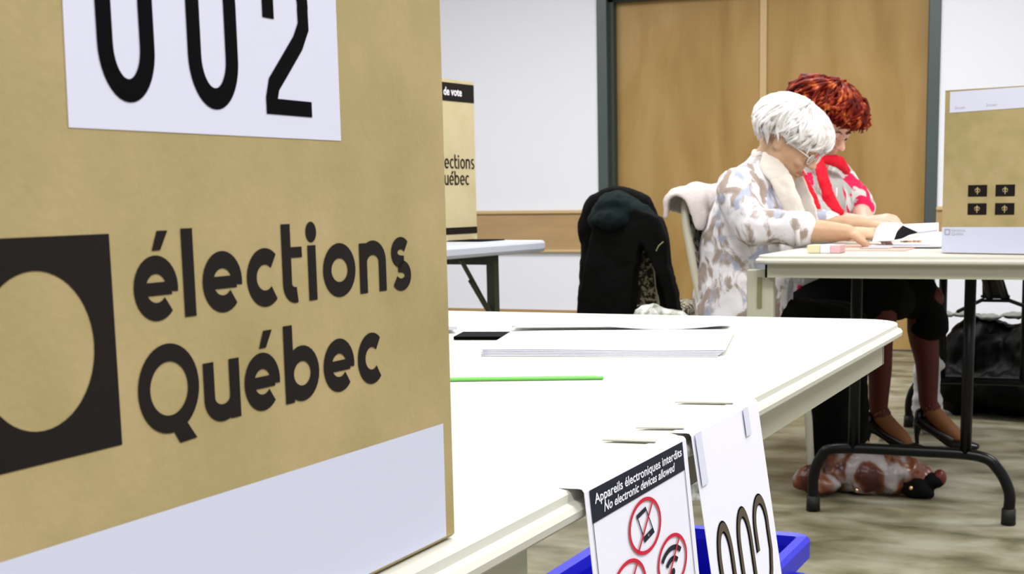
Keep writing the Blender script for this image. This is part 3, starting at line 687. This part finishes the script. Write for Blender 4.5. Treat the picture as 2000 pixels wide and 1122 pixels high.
bodyW = obj('body', bm, M['skin'], W, True); remesh(bodyW, .0042, 3)
face_parts(hfW, RW, bodyW, .97, mat('pale_brow', (.55, .48, .42), .7))
def endW(ph):
    c = math.cos(ph); ap = abs(math.atan2(math.sin(ph), c))
    # front fringe, ear opening, nape
    tab = ((0, 1.52), (.5, 1.62), (.95, 1.78), (1.25, 1.74), (1.55, 1.66), (1.9, 1.95), (2.4, 2.30), (3.15, 2.42))
    for (a0, v0), (a1, v1) in zip(tab, tab[1:]):
        if ap <= a1: return v0+(v1-v0)*(ap-a0)/(a1-a0)
    return 2.2
hair('hair', M['white_hair'], W, hfW, .97, (.124, .098, .094), (-.008, 0, .024), endW, 620, 1.3, .0038, 3, puff=.05)
# glasses
gl = B()
for y in (1, -1):
    chain(gl, [hfW(.103, y*.034+.020*math.cos(a)*1.05, -.006+.016*math.sin(a)) for a in [2*math.pi*i/18 for i in range(18)]]+[hfW(.103, y*.034+.021, -.006)], [.0016]*19, 6)
    chain(gl, [hfW(.102, y*.055, .000), hfW(.085, y*.070, .004), hfW(.0, y*.077, .006)], [.0020]*3, 6)
chain(gl, [hfW(.104, .013, -.003), hfW(.108, 0, 0), hfW(.104, -.013, -.003)], [.0016]*3, 6)
glo = obj('glasses', gl, M['glass_frame'], W, True)
for y in (1, -1):
    bm = B(); blob(bm, hfW(.103, y*.034, -.006), [.0012, .019, .0145], RW, 18, 10); obj('lens', bm, M['lens'], glo, True)
# blouse
bm = B()
chain(bm, [(-1.190, wy, .435), (-1.200, wy, .52), (-1.205, wy, .62), (-1.195, wy, .74), (-1.176, wy, .85), (-1.160, wy, .925), (-1.138, wy, .975)], [(.205, .155), (.20, .150), (.19, .150), (.185, .140), (.190, .122), (.150, .088), (.085, .06)], 24, side=(0, 1, 0), sub=4)
chain(bm, [(-1.185, 4.165, .915), (-1.150, 4.10, .850), (-1.105, 4.075, .795)], [.068, .062, .056], 14, sub=3)
chain(bm, [(-1.105, 4.075, .795), (-1.04, 4.083, .797), (-.975, 4.092, .795)], [(.055, .055), (.052, .053), (.050, .054)], 14, cap=True, sub=3)
chain(bm, [(-1.175, 4.445, .915), (-1.11, 4.50, .86), (-1.045, 4.51, .80)], [.066, .058, .052], 14, sub=3); chain(bm, [(-1.045, 4.51, .80), (-.97, 4.485, .795)], [.050, .046], 14)
blo = obj('blouse', bm, M['blouse'], W, True); remesh(blo, .008, 5); crumple(blo, .022, .075)
bm = B(); chain(bm, [(-.985, 4.0905, .794), (-.972, 4.092, .794)], [(.051, .051), (.051, .051)], 18, cap=False); cf = obj('cuff', bm, mat('white_cuff', (.8, .78, .78), .8), blo, True)
# scarf
bm = B()
for sg in (-1, 1):
    chain(bm, [(-1.150, wy+sg*.02, 1.005), (-1.122, wy+sg*.060, 1.000), (-1.072, wy+sg*.088, .950), (-1.040, wy+sg*.092, .885), (-1.015, wy+sg*.082, .82), (-1.0, wy+sg*.075, .765)], [(.013, .030), (.013, .032), (.011, .034), (.010, .033), (.009, .032), (.008, .030)], 12, side=(.35, sg*1.0, .1), sub=4)
chain(bm, [(-1.150, wy-.045, .998), (-1.164, wy, 1.005), (-1.150, wy+.045, .998)], [(.015, .032)]*3, 12, side=(1, 0, .3))
sc = obj('scarf', bm, M['scarf'], W, True); remesh(sc, .005, 2); crumple(sc, .008, .04)
# trousers and shoes
bm = B()
for hip, k, a in (((-1.2, 4.22, .50), KN, AN), ((-1.2, 4.40, .50), KF, AF)):
    chain(bm, [hip, ((V(hip)+k)/2), k], [(.10, .085), (.092, .08), (.082, .078)], 14); chain(bm, [k, (k+a)/2+V((0, 0, .03)), a+V((0, 0, -.03))], [.080, .074, .068], 14)
o = obj('trousers', bm, M['black_cloth'], W, True); remesh(o, .010, 4); crumple(o, .02, .08)
for a in (AN, AF):
    bm = B(); a = V((a.x, a.y, 0)); chain(bm, [a+V((-.045, .01, .032)), a+V((.03, 0, .034)), a+V((.10, -.012, .026)), a+V((.155, -.02, .020))], [(.030, .032), (.036, .034), (.040, .025), (.024, .018)], 14, side=(0, 1, 0)); obj('shoe', bm, M['shoe'], W, True)

# ---- woman with red hair, behind her
Rd = thing('person', 'woman with red hair, red scarf and grey floral shirt at the far table', 'person', (-1.08, 4.85, 0))
ry = 4.85
hfR, RR_ = head_frame((-1.082, 4.83, 1.122), -.42, .52, 0, 1.0)
bm = B(); add_head(bm, hfR, RR_, 1.0, 1.0)
fx = V((math.cos(-.45), math.sin(-.45), 0)); lx = V((-fx.y, fx.x, 0)); C0 = V((-1.13, ry, 0))
def rp(f, l, z): q = C0+fx*f+lx*l; return (q.x, q.y, z)
chain(bm, [rp(0, 0, .95), rp(.03, 0, 1.03), rp(.05, 0, 1.09)], [.060, .053, .055], 16)
chain(bm, [rp(-.05, 0, .50), rp(-.04, 0, .64), rp(-.02, 0, .80), rp(0, 0, .91), rp(0, 0, .98)], [(.155, .11), (.135, .105), (.15, .105), (.16, .085), (.09, .055)], 20, side=lx)
sL, eL, wL = V(rp(.01, .155, .945)), V((-.965, 4.93, .830)), V((-.915, 4.74, .800))
sR, eR, wR = V(rp(.01, -.165, .94)), V((-1.02, 4.66, .80)), V((-.905, 4.66, .80))
chain(bm, [sL, (sL+eL)/2, eL], [.048, .042, .036], 12); chain(bm, [eL, (eL+wL)/2, wL], [.036, .034, .024], 12)
chain(bm, [sR, (sR+eR)/2, eR], [.048, .042, .036], 12); chain(bm, [eR, (eR+wR)/2, wR], [.036, .034, .024], 12)
add_hand(bm, wL, (-.1, -1, -.1), (.2, 0, 1), -1, .8); add_hand(bm, wR, (1, -.1, .1), (0, -.5, 1), 1, .8)
KA, AA = V((-.862, 4.80, .505)), V((-.886, 4.90, .155)); KB, AB = V((-.745, 4.98, .52)), V((-.735, 5.03, .165))
for hip, k, a in (((-1.17, 4.78, .51), KA, AA), ((-1.17, 4.94, .51), KB, AB)):
    chain(bm, [hip, k], [.070, .042], 12); chain(bm, [k, k*.72+a*.28+V((-.012, 0, 0)), k*.4+a*.6, a], [.045, .045, .034, .026], 14)
    chain(bm, [a, a+V((.025, 0, -.05)), a+V((.085, 0, -.11)), a+V((.105, 0, -.130))], [.026, .026, .022, .012], 12)
bodyR = obj('body', bm, M['skin_pink'], Rd, True); remesh(bodyR, .0042, 3)
face_parts(hfR, RR_, bodyR, 1.0, mat('dark_brow', (.12, .05, .03), .7))
def endR(ph):
    ap = abs(math.atan2(math.sin(ph), math.cos(ph)))
    tab = ((0, 1.50), (.3, 1.46), (.75, 1.46), (1.1, 1.55), (1.5, 1.62), (1.9, 1.8), (2.5, 2.05), (3.15, 2.1))
    for (a0, v0), (a1, v1) in zip(tab, tab[1:]):
        if ap <= a1: return v0+(v1-v0)*(ap-a0)/(a1-a0)
    return 2.0
hair('hair', M['red_hair'], Rd, hfR, 1.0, (.134, .106, .098), (-.006, 0, .040), endR, 560, 2.2, .0042, 11, puff=.10, flyaway=.25)
# shirt
bm = B()
chain(bm, [rp(-.05, 0, .50), rp(-.04, 0, .62), rp(-.01, 0, .76), rp(.005, 0, .88), rp(0, 0, .955), rp(0, 0, 1.0)], [(.175, .14), (.165, .135), (.170, .130), (.178, .115), (.145, .080), (.08, .055)], 24, side=lx, sub=4)
chain(bm, [sL+V((-.01, 0, .005)), (sL+eL)/2, eL+V((-.005, .01, .02))], [.064, .060, .056], 14, sub=3); chain(bm, [sR, (sR+eR)/2, eR], [.064, .058, .052], 14, sub=3)
o = obj('shirt', bm, M['floral_shirt'], Rd, True); remesh(o, .008, 5); crumple(o, .018, .07)
bm = B()
for p in (((-1.095, 4.64, .985), (-1.062, 4.62, .93), (-1.03, 4.60, .865), (-1.005, 4.60, .80)),):
    pass
f = lambda x, y, Y: ony(x, y, Y)
chain(bm, [f(1560, 335, 4.70), f(1572, 362, 4.66), f(1586, 392, 4.635), f(1600, 432, 4.62)], [(.017, .012), (.020, .012), (.023, .012), (.024, .012)], 12, side=(1, 0, 0), sub=3)
chain(bm, [f(1596, 308, 4.74), f(1604, 335, 4.70), f(1614, 370, 4.67), f(1624, 402, 4.65), f(1637, 420, 4.64)], [(.018, .012), (.021, .012), (.020, .012), (.025, .012), (.026, .012)], 12, side=(1, 0, 0), sub=3)
chain(bm, [f(1596, 312, 4.74), f(1618, 312, 4.77), f(1640, 318, 4.82), f(1655, 335, 4.90)], [(.012, .012), (.018, .012), (.024, .014), (.014, .012)], 12, side=(0, 0, 1), sub=3)
sc = obj('scarf', bm, M['red_cloth'], Rd, True); remesh(sc, .006, 3); crumple(sc, .008, .03)
bm = B(); b0 = f(1625, 375, 4.71); box(bm, (-.020, -.003, -.014), (.020, .003, .014), Matrix.Translation(b0) @ Matrix.Rotation(-.45+math.pi/2*0, 4, 'Z')); obj('name_badge', bm, M['white_print'], Rd)
# skirt, stockings, shoes
bm = B()
chain(bm, [(-1.19, 4.86, .50), (-1.0, 4.87, .545), (KA+KB)/2+V((-.04, 0, .02))], [(.18, .11), (.165, .095), (.15, .075)], 18, side=(0, 1, 0))
chain(bm, [(-1.0, 4.93, .54), KB+V((0, 0, .01)), KB+V((.012, .01, -.075))], [.085, .074, .072], 14); chain(bm, [(-1.0, 4.80, .54), KA+V((-.03, 0, .02))], [.085, .07], 14)
o = obj('skirt', bm, M['black_cloth'], Rd, True); remesh(o, .010, 4); crumple(o, .015, .09)
for k, a in ((KA, AA), (KB, AB)):
    bm = B(); e = .003
    chain(bm, [k+V((.006, 0, .01)), k, k*.72+a*.28+V((-.012, 0, 0)), k*.4+a*.6, a, a+V((.012, 0, -.025))], [.056, .056, .0535, .0415, .0325, .0325], 14, sub=3); st = obj('stocking', bm, M['stocking'], Rd, True)
    bm = B(); chain(bm, [a+V((.005, 0, -.015)), a+V((.025, 0, -.05)), a+V((.085, 0, -.11)), a+V((.105, 0, -.128))], [.0310, .0315, .029, .02], 12, sub=3); obj('stocking_foot', bm, M['stocking_foot'], st, True)
    bm = B(); h = V((a.x, a.y, 0))
    # court shoe: counter, sole and toe box, stiletto heel
    chain(bm, [h+V((-.030, 0, .125)), h+V((-.032, 0, .095)), h+V((-.012, 0, .078))], [(.026, .014), (.032, .020), (.032, .018)], 12, side=(0, 1, 0))
    chain(bm, [h+V((-.022, 0, .080)), h+V((.030, 0, .048)), h+V((.085, 0, .020)), h+V((.125, 0, .018)), h+V((.170, 0, .012))], [(.028, .011), (.028, .010), (.036, .018), (.038, .018), (.018, .010)], 14, side=(0, 1, 0), sub=3)
    for sg in (-1, 1): chain(bm, [h+V((-.03, sg*.028, .10)), h+V((.03, sg*.030, .060)), h+V((.09, sg*.034, .032))], [(.004, .014), (.004, .012), (.005, .012)], 8, side=(0, 1, 0))
    chain(bm, [h+V((-.034, 0, .082)), h+V((-.037, 0, .04)), h+V((-.035, 0, .004))], [.017, .0085, .0065], 10)
    obj('high_heel_shoe', bm, M['shoe'], Rd, True)

# ------------------------------------------------------------------ chairs
def banquet_chair(name, label, O, yaw, frame_m, fab_m, lean=.16, bw=1.0, fl=.18):
    """O = floor point under the seat centre, chair faces yaw"""
    t = thing(name, label, 'chair', O); R = Matrix.Rotation(yaw, 3, 'Z'); O = V(O)
    g = lambda x, y, z: O + R @ V((x, y, z))
    seat_z = .455
    bm = B(); rr = []
    for z, i in ((.415, .02), (.425, .0), (.450, .0), (.465, .02), (.468, .06)):
        rr.append([bm.verts.new(g(x, y, z)) for x, y in outline(-.20, -.205, fl+.03, .205, .06, i, 4)])
    bm.faces.new(rr[0]); bm.faces.new(rr[-1])
    for a, b in zip(rr, rr[1:]):
        for i in range(len(a)): j = (i+1) % len(a); bm.faces.new((a[i], a[j], b[j], b[i]))
    obj('seat', bm, fab_m, t, True)
    zt_ = .90; bx = lambda z: -.20-lean*((z-.44)/(zt_-.44))**1.0*1.0
    # back frame: one bent tube
    pts = [g(bx(.44)+.01, .185*bw, .44), g(bx(.62), .19*bw, .62), g(bx(.78), .195*bw, .78), g(bx(.86), .175*bw, .86), g(bx(.895), .12*bw, .895), g(bx(.90), 0, .905), g(bx(.895), -.12*bw, .895), g(bx(.86), -.175*bw, .86), g(bx(.78), -.195*bw, .78), g(bx(.62), -.19*bw, .62), g(bx(.44)+.01, -.185*bw, .44)]
    bm = B(); chain(bm, pts, [(.0125, .0125)]*len(pts), 10, sub=4); obj('back_frame', bm, frame_m, t, True)
    bm = B(); n = 14; F_ = []; K_ = []
    for i in range(n+1):
        z = .47+(.885-.47)*i/n; hw = .178*bw*(1 if z < .80 else math.sqrt(max(.05, 1-((z-.80)/.098)**2)))
        F_.append([bm.verts.new(g(bx(z)+.022-.012*abs(q), q*hw, z)) for q in (-1, -.6, -.2, .2, .6, 1)]); K_.append([bm.verts.new(g(bx(z)-.012, q*hw, z)) for q in (-1, -.6, -.2, .2, .6, 1)])
    for i in range(n):
        for j in range(5): bm.faces.new((F_[i][j], F_[i][j+1], F_[i+1][j+1], F_[i+1][j])); bm.faces.new((K_[i][j], K_[i+1][j], K_[i+1][j+1], K_[i][j+1]))
        bm.faces.new((F_[i][0], F_[i+1][0], K_[i+1][0], K_[i][0])); bm.faces.new((F_[i][5], K_[i][5], K_[i+1][5], F_[i+1][5]))
    bm.faces.new(F_[0][::-1]+K_[0]); bm.faces.new(F_[n]+K_[n][::-1])
    obj('backrest', bm, fab_m, t)
    for sy in (1, -1):
        bm = B(); chain(bm, [g(fl, sy*.185, .43), g(fl+.03, sy*.195, .22), g(fl+.045, sy*.20, .006)], [.012, .012, .011], 10); obj('leg', bm, frame_m, t, True)
        bm = B(); chain(bm, [g(-.185, sy*.185, .47), g(-.235, sy*.19, .25), g(-.285, sy*.195, .006)], [.012, .012, .011], 10); obj('leg', bm, frame_m, t, True)
    bm = B(); chain(bm, [g(fl, .185, .42), g(-.19, .185, .42), g(-.19, -.185, .42), g(fl, -.185, .42), g(fl, .185, .42)], [.010]*5, 8); obj('seat_frame', bm, frame_m, t, True)
    return t, g
banquet_chair('banquet_chair', 'beige tube chair under the white-haired woman', (-1.085, 4.37, 0), .0, M['chair_metal'], M['seat_fabric_grey'], .085, 1, .09)
banquet_chair('banquet_chair', 'beige chair under the red-haired woman', (-1.16, 4.95, 0), -.1, M['chair_metal'], M['seat_fabric_grey'], .10)
# light jacket over the first chair's back
bm = B(); jx = -1.372; rows = []
prof = [(-.050, .845), (-.052, .875), (-.040, .905), (-.010, .925), (.025, .925), (.055, .905), (.068, .870), (.075, .820)]
for i in range(13):
    y = 4.135+.42*i/12; e = math.exp(-i*1.1); row = []
    for k, (a, b) in enumerate(prof): row.append(bm.verts.new((jx+a*(1-.25*e)+.006*math.sin(i*1.3+k), y, b-.030*e+.006*math.sin(i*.9+k*.8)-(.03*math.sin(i*1.1) if k > 6 else 0))))
    rows.append(row)
for a, b in zip(rows, rows[1:]):
    for k in range(len(prof)-1): bm.faces.new((a[k], a[k+1], b[k+1], b[k]))
o = obj('jacket', bm, M['jacket'], None, True); m_ = o.modifiers.new('solid', 'SOLIDIFY'); m_.thickness = .018; m_.offset = 0; m_ = o.modifiers.new('sub', 'SUBSURF'); m_.levels = 2; m_.render_levels = 2; crumple(o, .012, .04); tag(o, 'light knitted jacket folded over the chair back behind the white-haired woman', 'jacket')
# chair with the black coat
cc = ony(1235, 500, 4.2)
t, g = banquet_chair('banquet_chair', 'chair with brown speckled back half covered by a black coat', (-1.93, 5.47, 0), math.pi/2-.05, M['chair_metal'], M['seat_fabric'], .10, .66)
def drape(bm, px, Y, th, Yt=None):
    """thick cloth panel: outline given where the cloth hangs"""
    pts = [ony(x, y, Y) for x, y in px]; poly_prism(bm, pts, (0, th, 0))
bm = B(); Yc = 5.06
drape(bm, [(1118, 660), (1132, 560), (1148, 470), (1160, 432), (1200, 412), (1252, 440), (1245, 490), (1236, 560), (1230, 660)], Yc, .07)
drape(bm, [(1240, 450), (1222, 400), (1286, 425), (1298, 465), (1303, 520), (1318, 580), (1334, 660), (1318, 660), (1290, 560), (1264, 500)], Yc, .07)
for x0, y0, r in ((1215, 440, .06), (1187, 450, .05), (1262, 445, .055)):
    p = ony(x0, y0, Yc+.10); blob(bm, p, (r, .10, r*.8))
chain(bm, [(-2.080, 5.17, .74), (-2.068, 5.17, .81), (-2.035, 5.168, .868), (-1.978, 5.165, .893), (-1.915, 5.165, .893), (-1.858, 5.168, .868), (-1.825, 5.17, .81), (-1.803, 5.17, .74), (-1.775, 5.17, .60), (-1.75, 5.18, .42)], [.040, .042, .042, .038, .038, .040, .038, .032, .028, .026], 14, sub=3)
chain(bm, [(-2.06, 5.17, .78), (-2.07, 5.17, .60), (-2.08, 5.18, .42)], [.04, .045, .05], 14)
o = obj('coat', bm, M['black_cloth'], None, True); remesh(o, .008, 5); crumple(o, .016, .07)
tag(o, 'black coat hung over the speckled chair in front of the wooden doors', 'coat')
bm = B()
chain(bm, [ony(1166, 432, Yc+.06), ony(1186, 402, Yc+.07), ony(1212, 394, Yc+.08), ony(1245, 410, Yc+.08), ony(1280, 436, Yc+.08)], [(.035, .08), (.042, .09), (.040, .09), (.038, .085), (.024, .07)], 14, side=(0, 0, 1), sub=3)
p = ony(1196, 428, Yc+.01); blob(bm, p, (.075, .06, .042))
lo = obj('hood', bm, M['coat_lining'], o, True); remesh(lo, .007, 4); crumple(lo, .02, .05)
p0_, p1_ = ony(1282, 490, Yc-.01), ony(1295, 473, Yc-.01)
bm = B(); chain(bm, [p0_, (p0_+p1_)/2+V((-.004, 0, .002)), p1_], [.0025]*3, 8); obj('drawstring', bm, mat('olive_cord', (.30, .31, .16), .6), o, True)
# crumpled film bag on that chair's side
p = ony(1305, 616, 3.95); bm = B()
chain(bm, [(p.x, 3.98, .02), (p.x-.01, 3.98, .16), (p.x, 3.98, .34), (p.x-.01, 3.98, p.z-.08), (p.x, 3.98, p.z-.040)], [(.12, .09), (.15, .11), (.14, .10), (.12, .085), (.13, .05)], 18, side=(1, 0, 0), sub=3)
o = obj('plastic_bag', bm, M['clearbag'], None, True); remesh(o, .010, 1); crumple(o, .030, .05, 'VORONOI'); tag(o, 'crumpled grey-green plastic bag standing beside the coat-covered chair', 'bag')

# ------------------------------------------------------------------ things on the far table
fy = 3.80
pa = ony(1576, 490, 3.70)
t = thing('sticky_notes', 'small block of yellow, white and pink notes near the edge of the far table', 'note pad', (pa.x+.04, 3.74, T))
y0 = 3.70
for i, (m_, a, b) in enumerate((('yellow_note', 0, .035), ('white_print', .035, .062), ('rose_note', .062, .088))):
    boxo('note_block', (pa.x+a, y0, T+.0005), (pa.x+b-.0006, y0+.07, T+.022), M[m_], t, .002)
# open magazine with a curled page
mx0, mx1 = ony(1705, 470, 4.12).x, ony(1832, 470, 4.12).x
t = thing('magazine', 'open white booklet with a dark picture in front of the women', 'magazine', ((mx0+mx1)/2, 4.15, T))
def mag(name, xa, xb, ya, yb, zf, m, th=.001, n=16):
    bm = B(); rows = [[bm.verts.new((xa+(xb-xa)*i/n, ya+(yb-ya)*j, zf(i/n, j))) for i in range(n+1)] for j in (0, 1)]
    for i in range(n): bm.faces.new((rows[0][i], rows[0][i+1], rows[1][i+1], rows[1][i]))
    o = obj(name, bm, m, t, True); s = o.modifiers.new('solid', 'SOLIDIFY'); s.thickness = th; s.offset = 1; return o
mag('page_block', mx0+.005, mx1+.02, 4.03, 4.28, lambda u, v: T+.004, M['paper'], .004)
def leaf(name, px, m, parent, dz=0, th=.0012):
    bm = B(); q = []
    for x, y in px:
        Yp = 4.035+(474-y)/36*.13; q.append(ony(x, y, Yp-dz))
    poly_prism(bm, q, (0, th, th)); return obj(name, bm, m, parent)
leaf('curled_page', [(1704, 472), (1746, 470), (1752, 452), (1762, 437), (1740, 435.5), (1722, 437), (1712, 446)], M['paper'], t)
leaf('raised_page', [(1746, 471), (1800, 469), (1833, 468), (1833, 436), (1785, 438), (1762, 439.5)], M['paper'], t)
leaf('picture', [(1746, 469), (1751, 455), (1763, 441), (1778, 448), (1794, 455), (1776, 459), (1762, 466)], M['black'], t, .004)
leaf('printed_line', [(1790, 453.5), (1831, 449), (1831, 451.5), (1790, 457)], M['pale_print'], t, .004)
leaf('green_stroke', [(1764, 467), (1800, 457), (1801, 459), (1768, 469)], mat('pale_green_print', (.45, .62, .40), .6), t, .004)
bm = B(); box(bm, (mx0-.09, 3.86, T+.0004), (mx1-.05, 4.26, T+.0022)); tag(obj('card_folder', bm, M['pink_card']), 'flat pink card lying under the open booklet on the far table', 'folder')
bm = B(); box(bm, (mx0-.005, 3.95, T+.0026), (mx0+.075, 4.015, T+.0050)); tag(obj('paper_sheet', bm, mat('grey_sheet', (.42, .43, .44), .6)), 'small grey sheet beside the hands of the white-haired woman', 'paper')

# ------------------------------------------------------------------ bags on the floor
t = thing('handbag', 'shiny brown and white satin bag lying on the floor behind the table leg', 'bag', (-.79, 4.22, 0))
bm = B()
for c, r, a in (((-.85, 4.20, .062), (.085, .085, .062), .2), ((-.79, 4.19, .070), (.10, .09, .070), 0), ((-.70, 4.20, .060), (.085, .085, .056), -.2), ((-.645, 4.22, .045), (.060, .060, .040), -.3), ((-.945, 4.09, .056), (.050, .036, .036), -.5), ((-.91, 4.10, .036), (.065, .04, .034), 0)):
    blob(bm, c, r, Matrix.Rotation(a, 3, 'Y'))
o = obj('bag_body', bm, M['silk'], t, True); remesh(o, .006, 4); crumple(o, .024, .045)
bm = B(); blob(bm, (-.655, 4.165, .035), (.075, .03, .030), Matrix.Rotation(.3, 3, 'Y')); blob(bm, (-.59, 4.19, .05), (.030, .03, .026)); o = obj('lining', bm, M['black_cloth'], t, True); remesh(o, .006, 3); crumple(o, .015, .04)
bm = B(); blob(bm, (-.575, 4.20, .058), (.020, .025, .026)); obj('tab', bm, mat('dark_red_leather', (.10, .012, .008), .4), t, True)
for p in (ony(1674, 958, 4.105), ony(1779, 954, 4.135)):
    bm = B(); blob(bm, p, (.007, .007, .007), None, 10, 8); obj('stud', bm, M['brass'], t, True)
# black bags under the far end
g1_ = onz(1985, 835, 0)
bm = B(); rnd = random.Random(4)
for c, r in (((-.66, 5.98, .19), (.18, .20, .20)), ((-.40, 5.95, .20), (.22, .24, .21)), ((-.12, 5.98, .20), (.22, .24, .21)), ((-.72, 5.86, .11), (.13, .14, .11)), ((-.48, 5.84, .11), (.22, .18, .11)), ((-.2, 5.86, .10), (.2, .16, .10))):
    blob(bm, c, r)
o = obj('rubbish_bag', bm, M['binbag'], None, True); remesh(o, .014, 2); crumple(o, .06, .09); tag(o, 'heap of glossy black plastic bags on the floor beyond the far table', 'rubbish bag')
bm = B()
for i in range(9): blob(bm, (-.82+.095*i, 5.93, .395+.006*math.sin(i*2.3)), (.05, .06, .012))
lo = obj('tied_rim', bm, mat('dull_grey_film', (.22, .23, .21), .5), o, True); remesh(lo, .008, 1); crumple(lo, .02, .03)
q0 = ony(1822, 707, 5.30)
bm = B(); blob(bm, (q0.x, 5.30, q0.z), (.050, .05, .030), Matrix.Rotation(.5, 3, 'Y')); blob(bm, (q0.x-.02, 5.31, q0.z-.04), (.05, .05, .05)); blob(bm, (q0.x-.02, 5.32, .10), (.055, .06, .10)); blob(bm, (q0.x-.02, 5.32, .2), (.05, .05, .10))
o = obj('carrier_bag', bm, M['whitebag'], None, True); remesh(o, .008, 2); crumple(o, .03, .05); tag(o, 'small white carrier bag standing behind the red-haired woman\'s legs', 'bag')
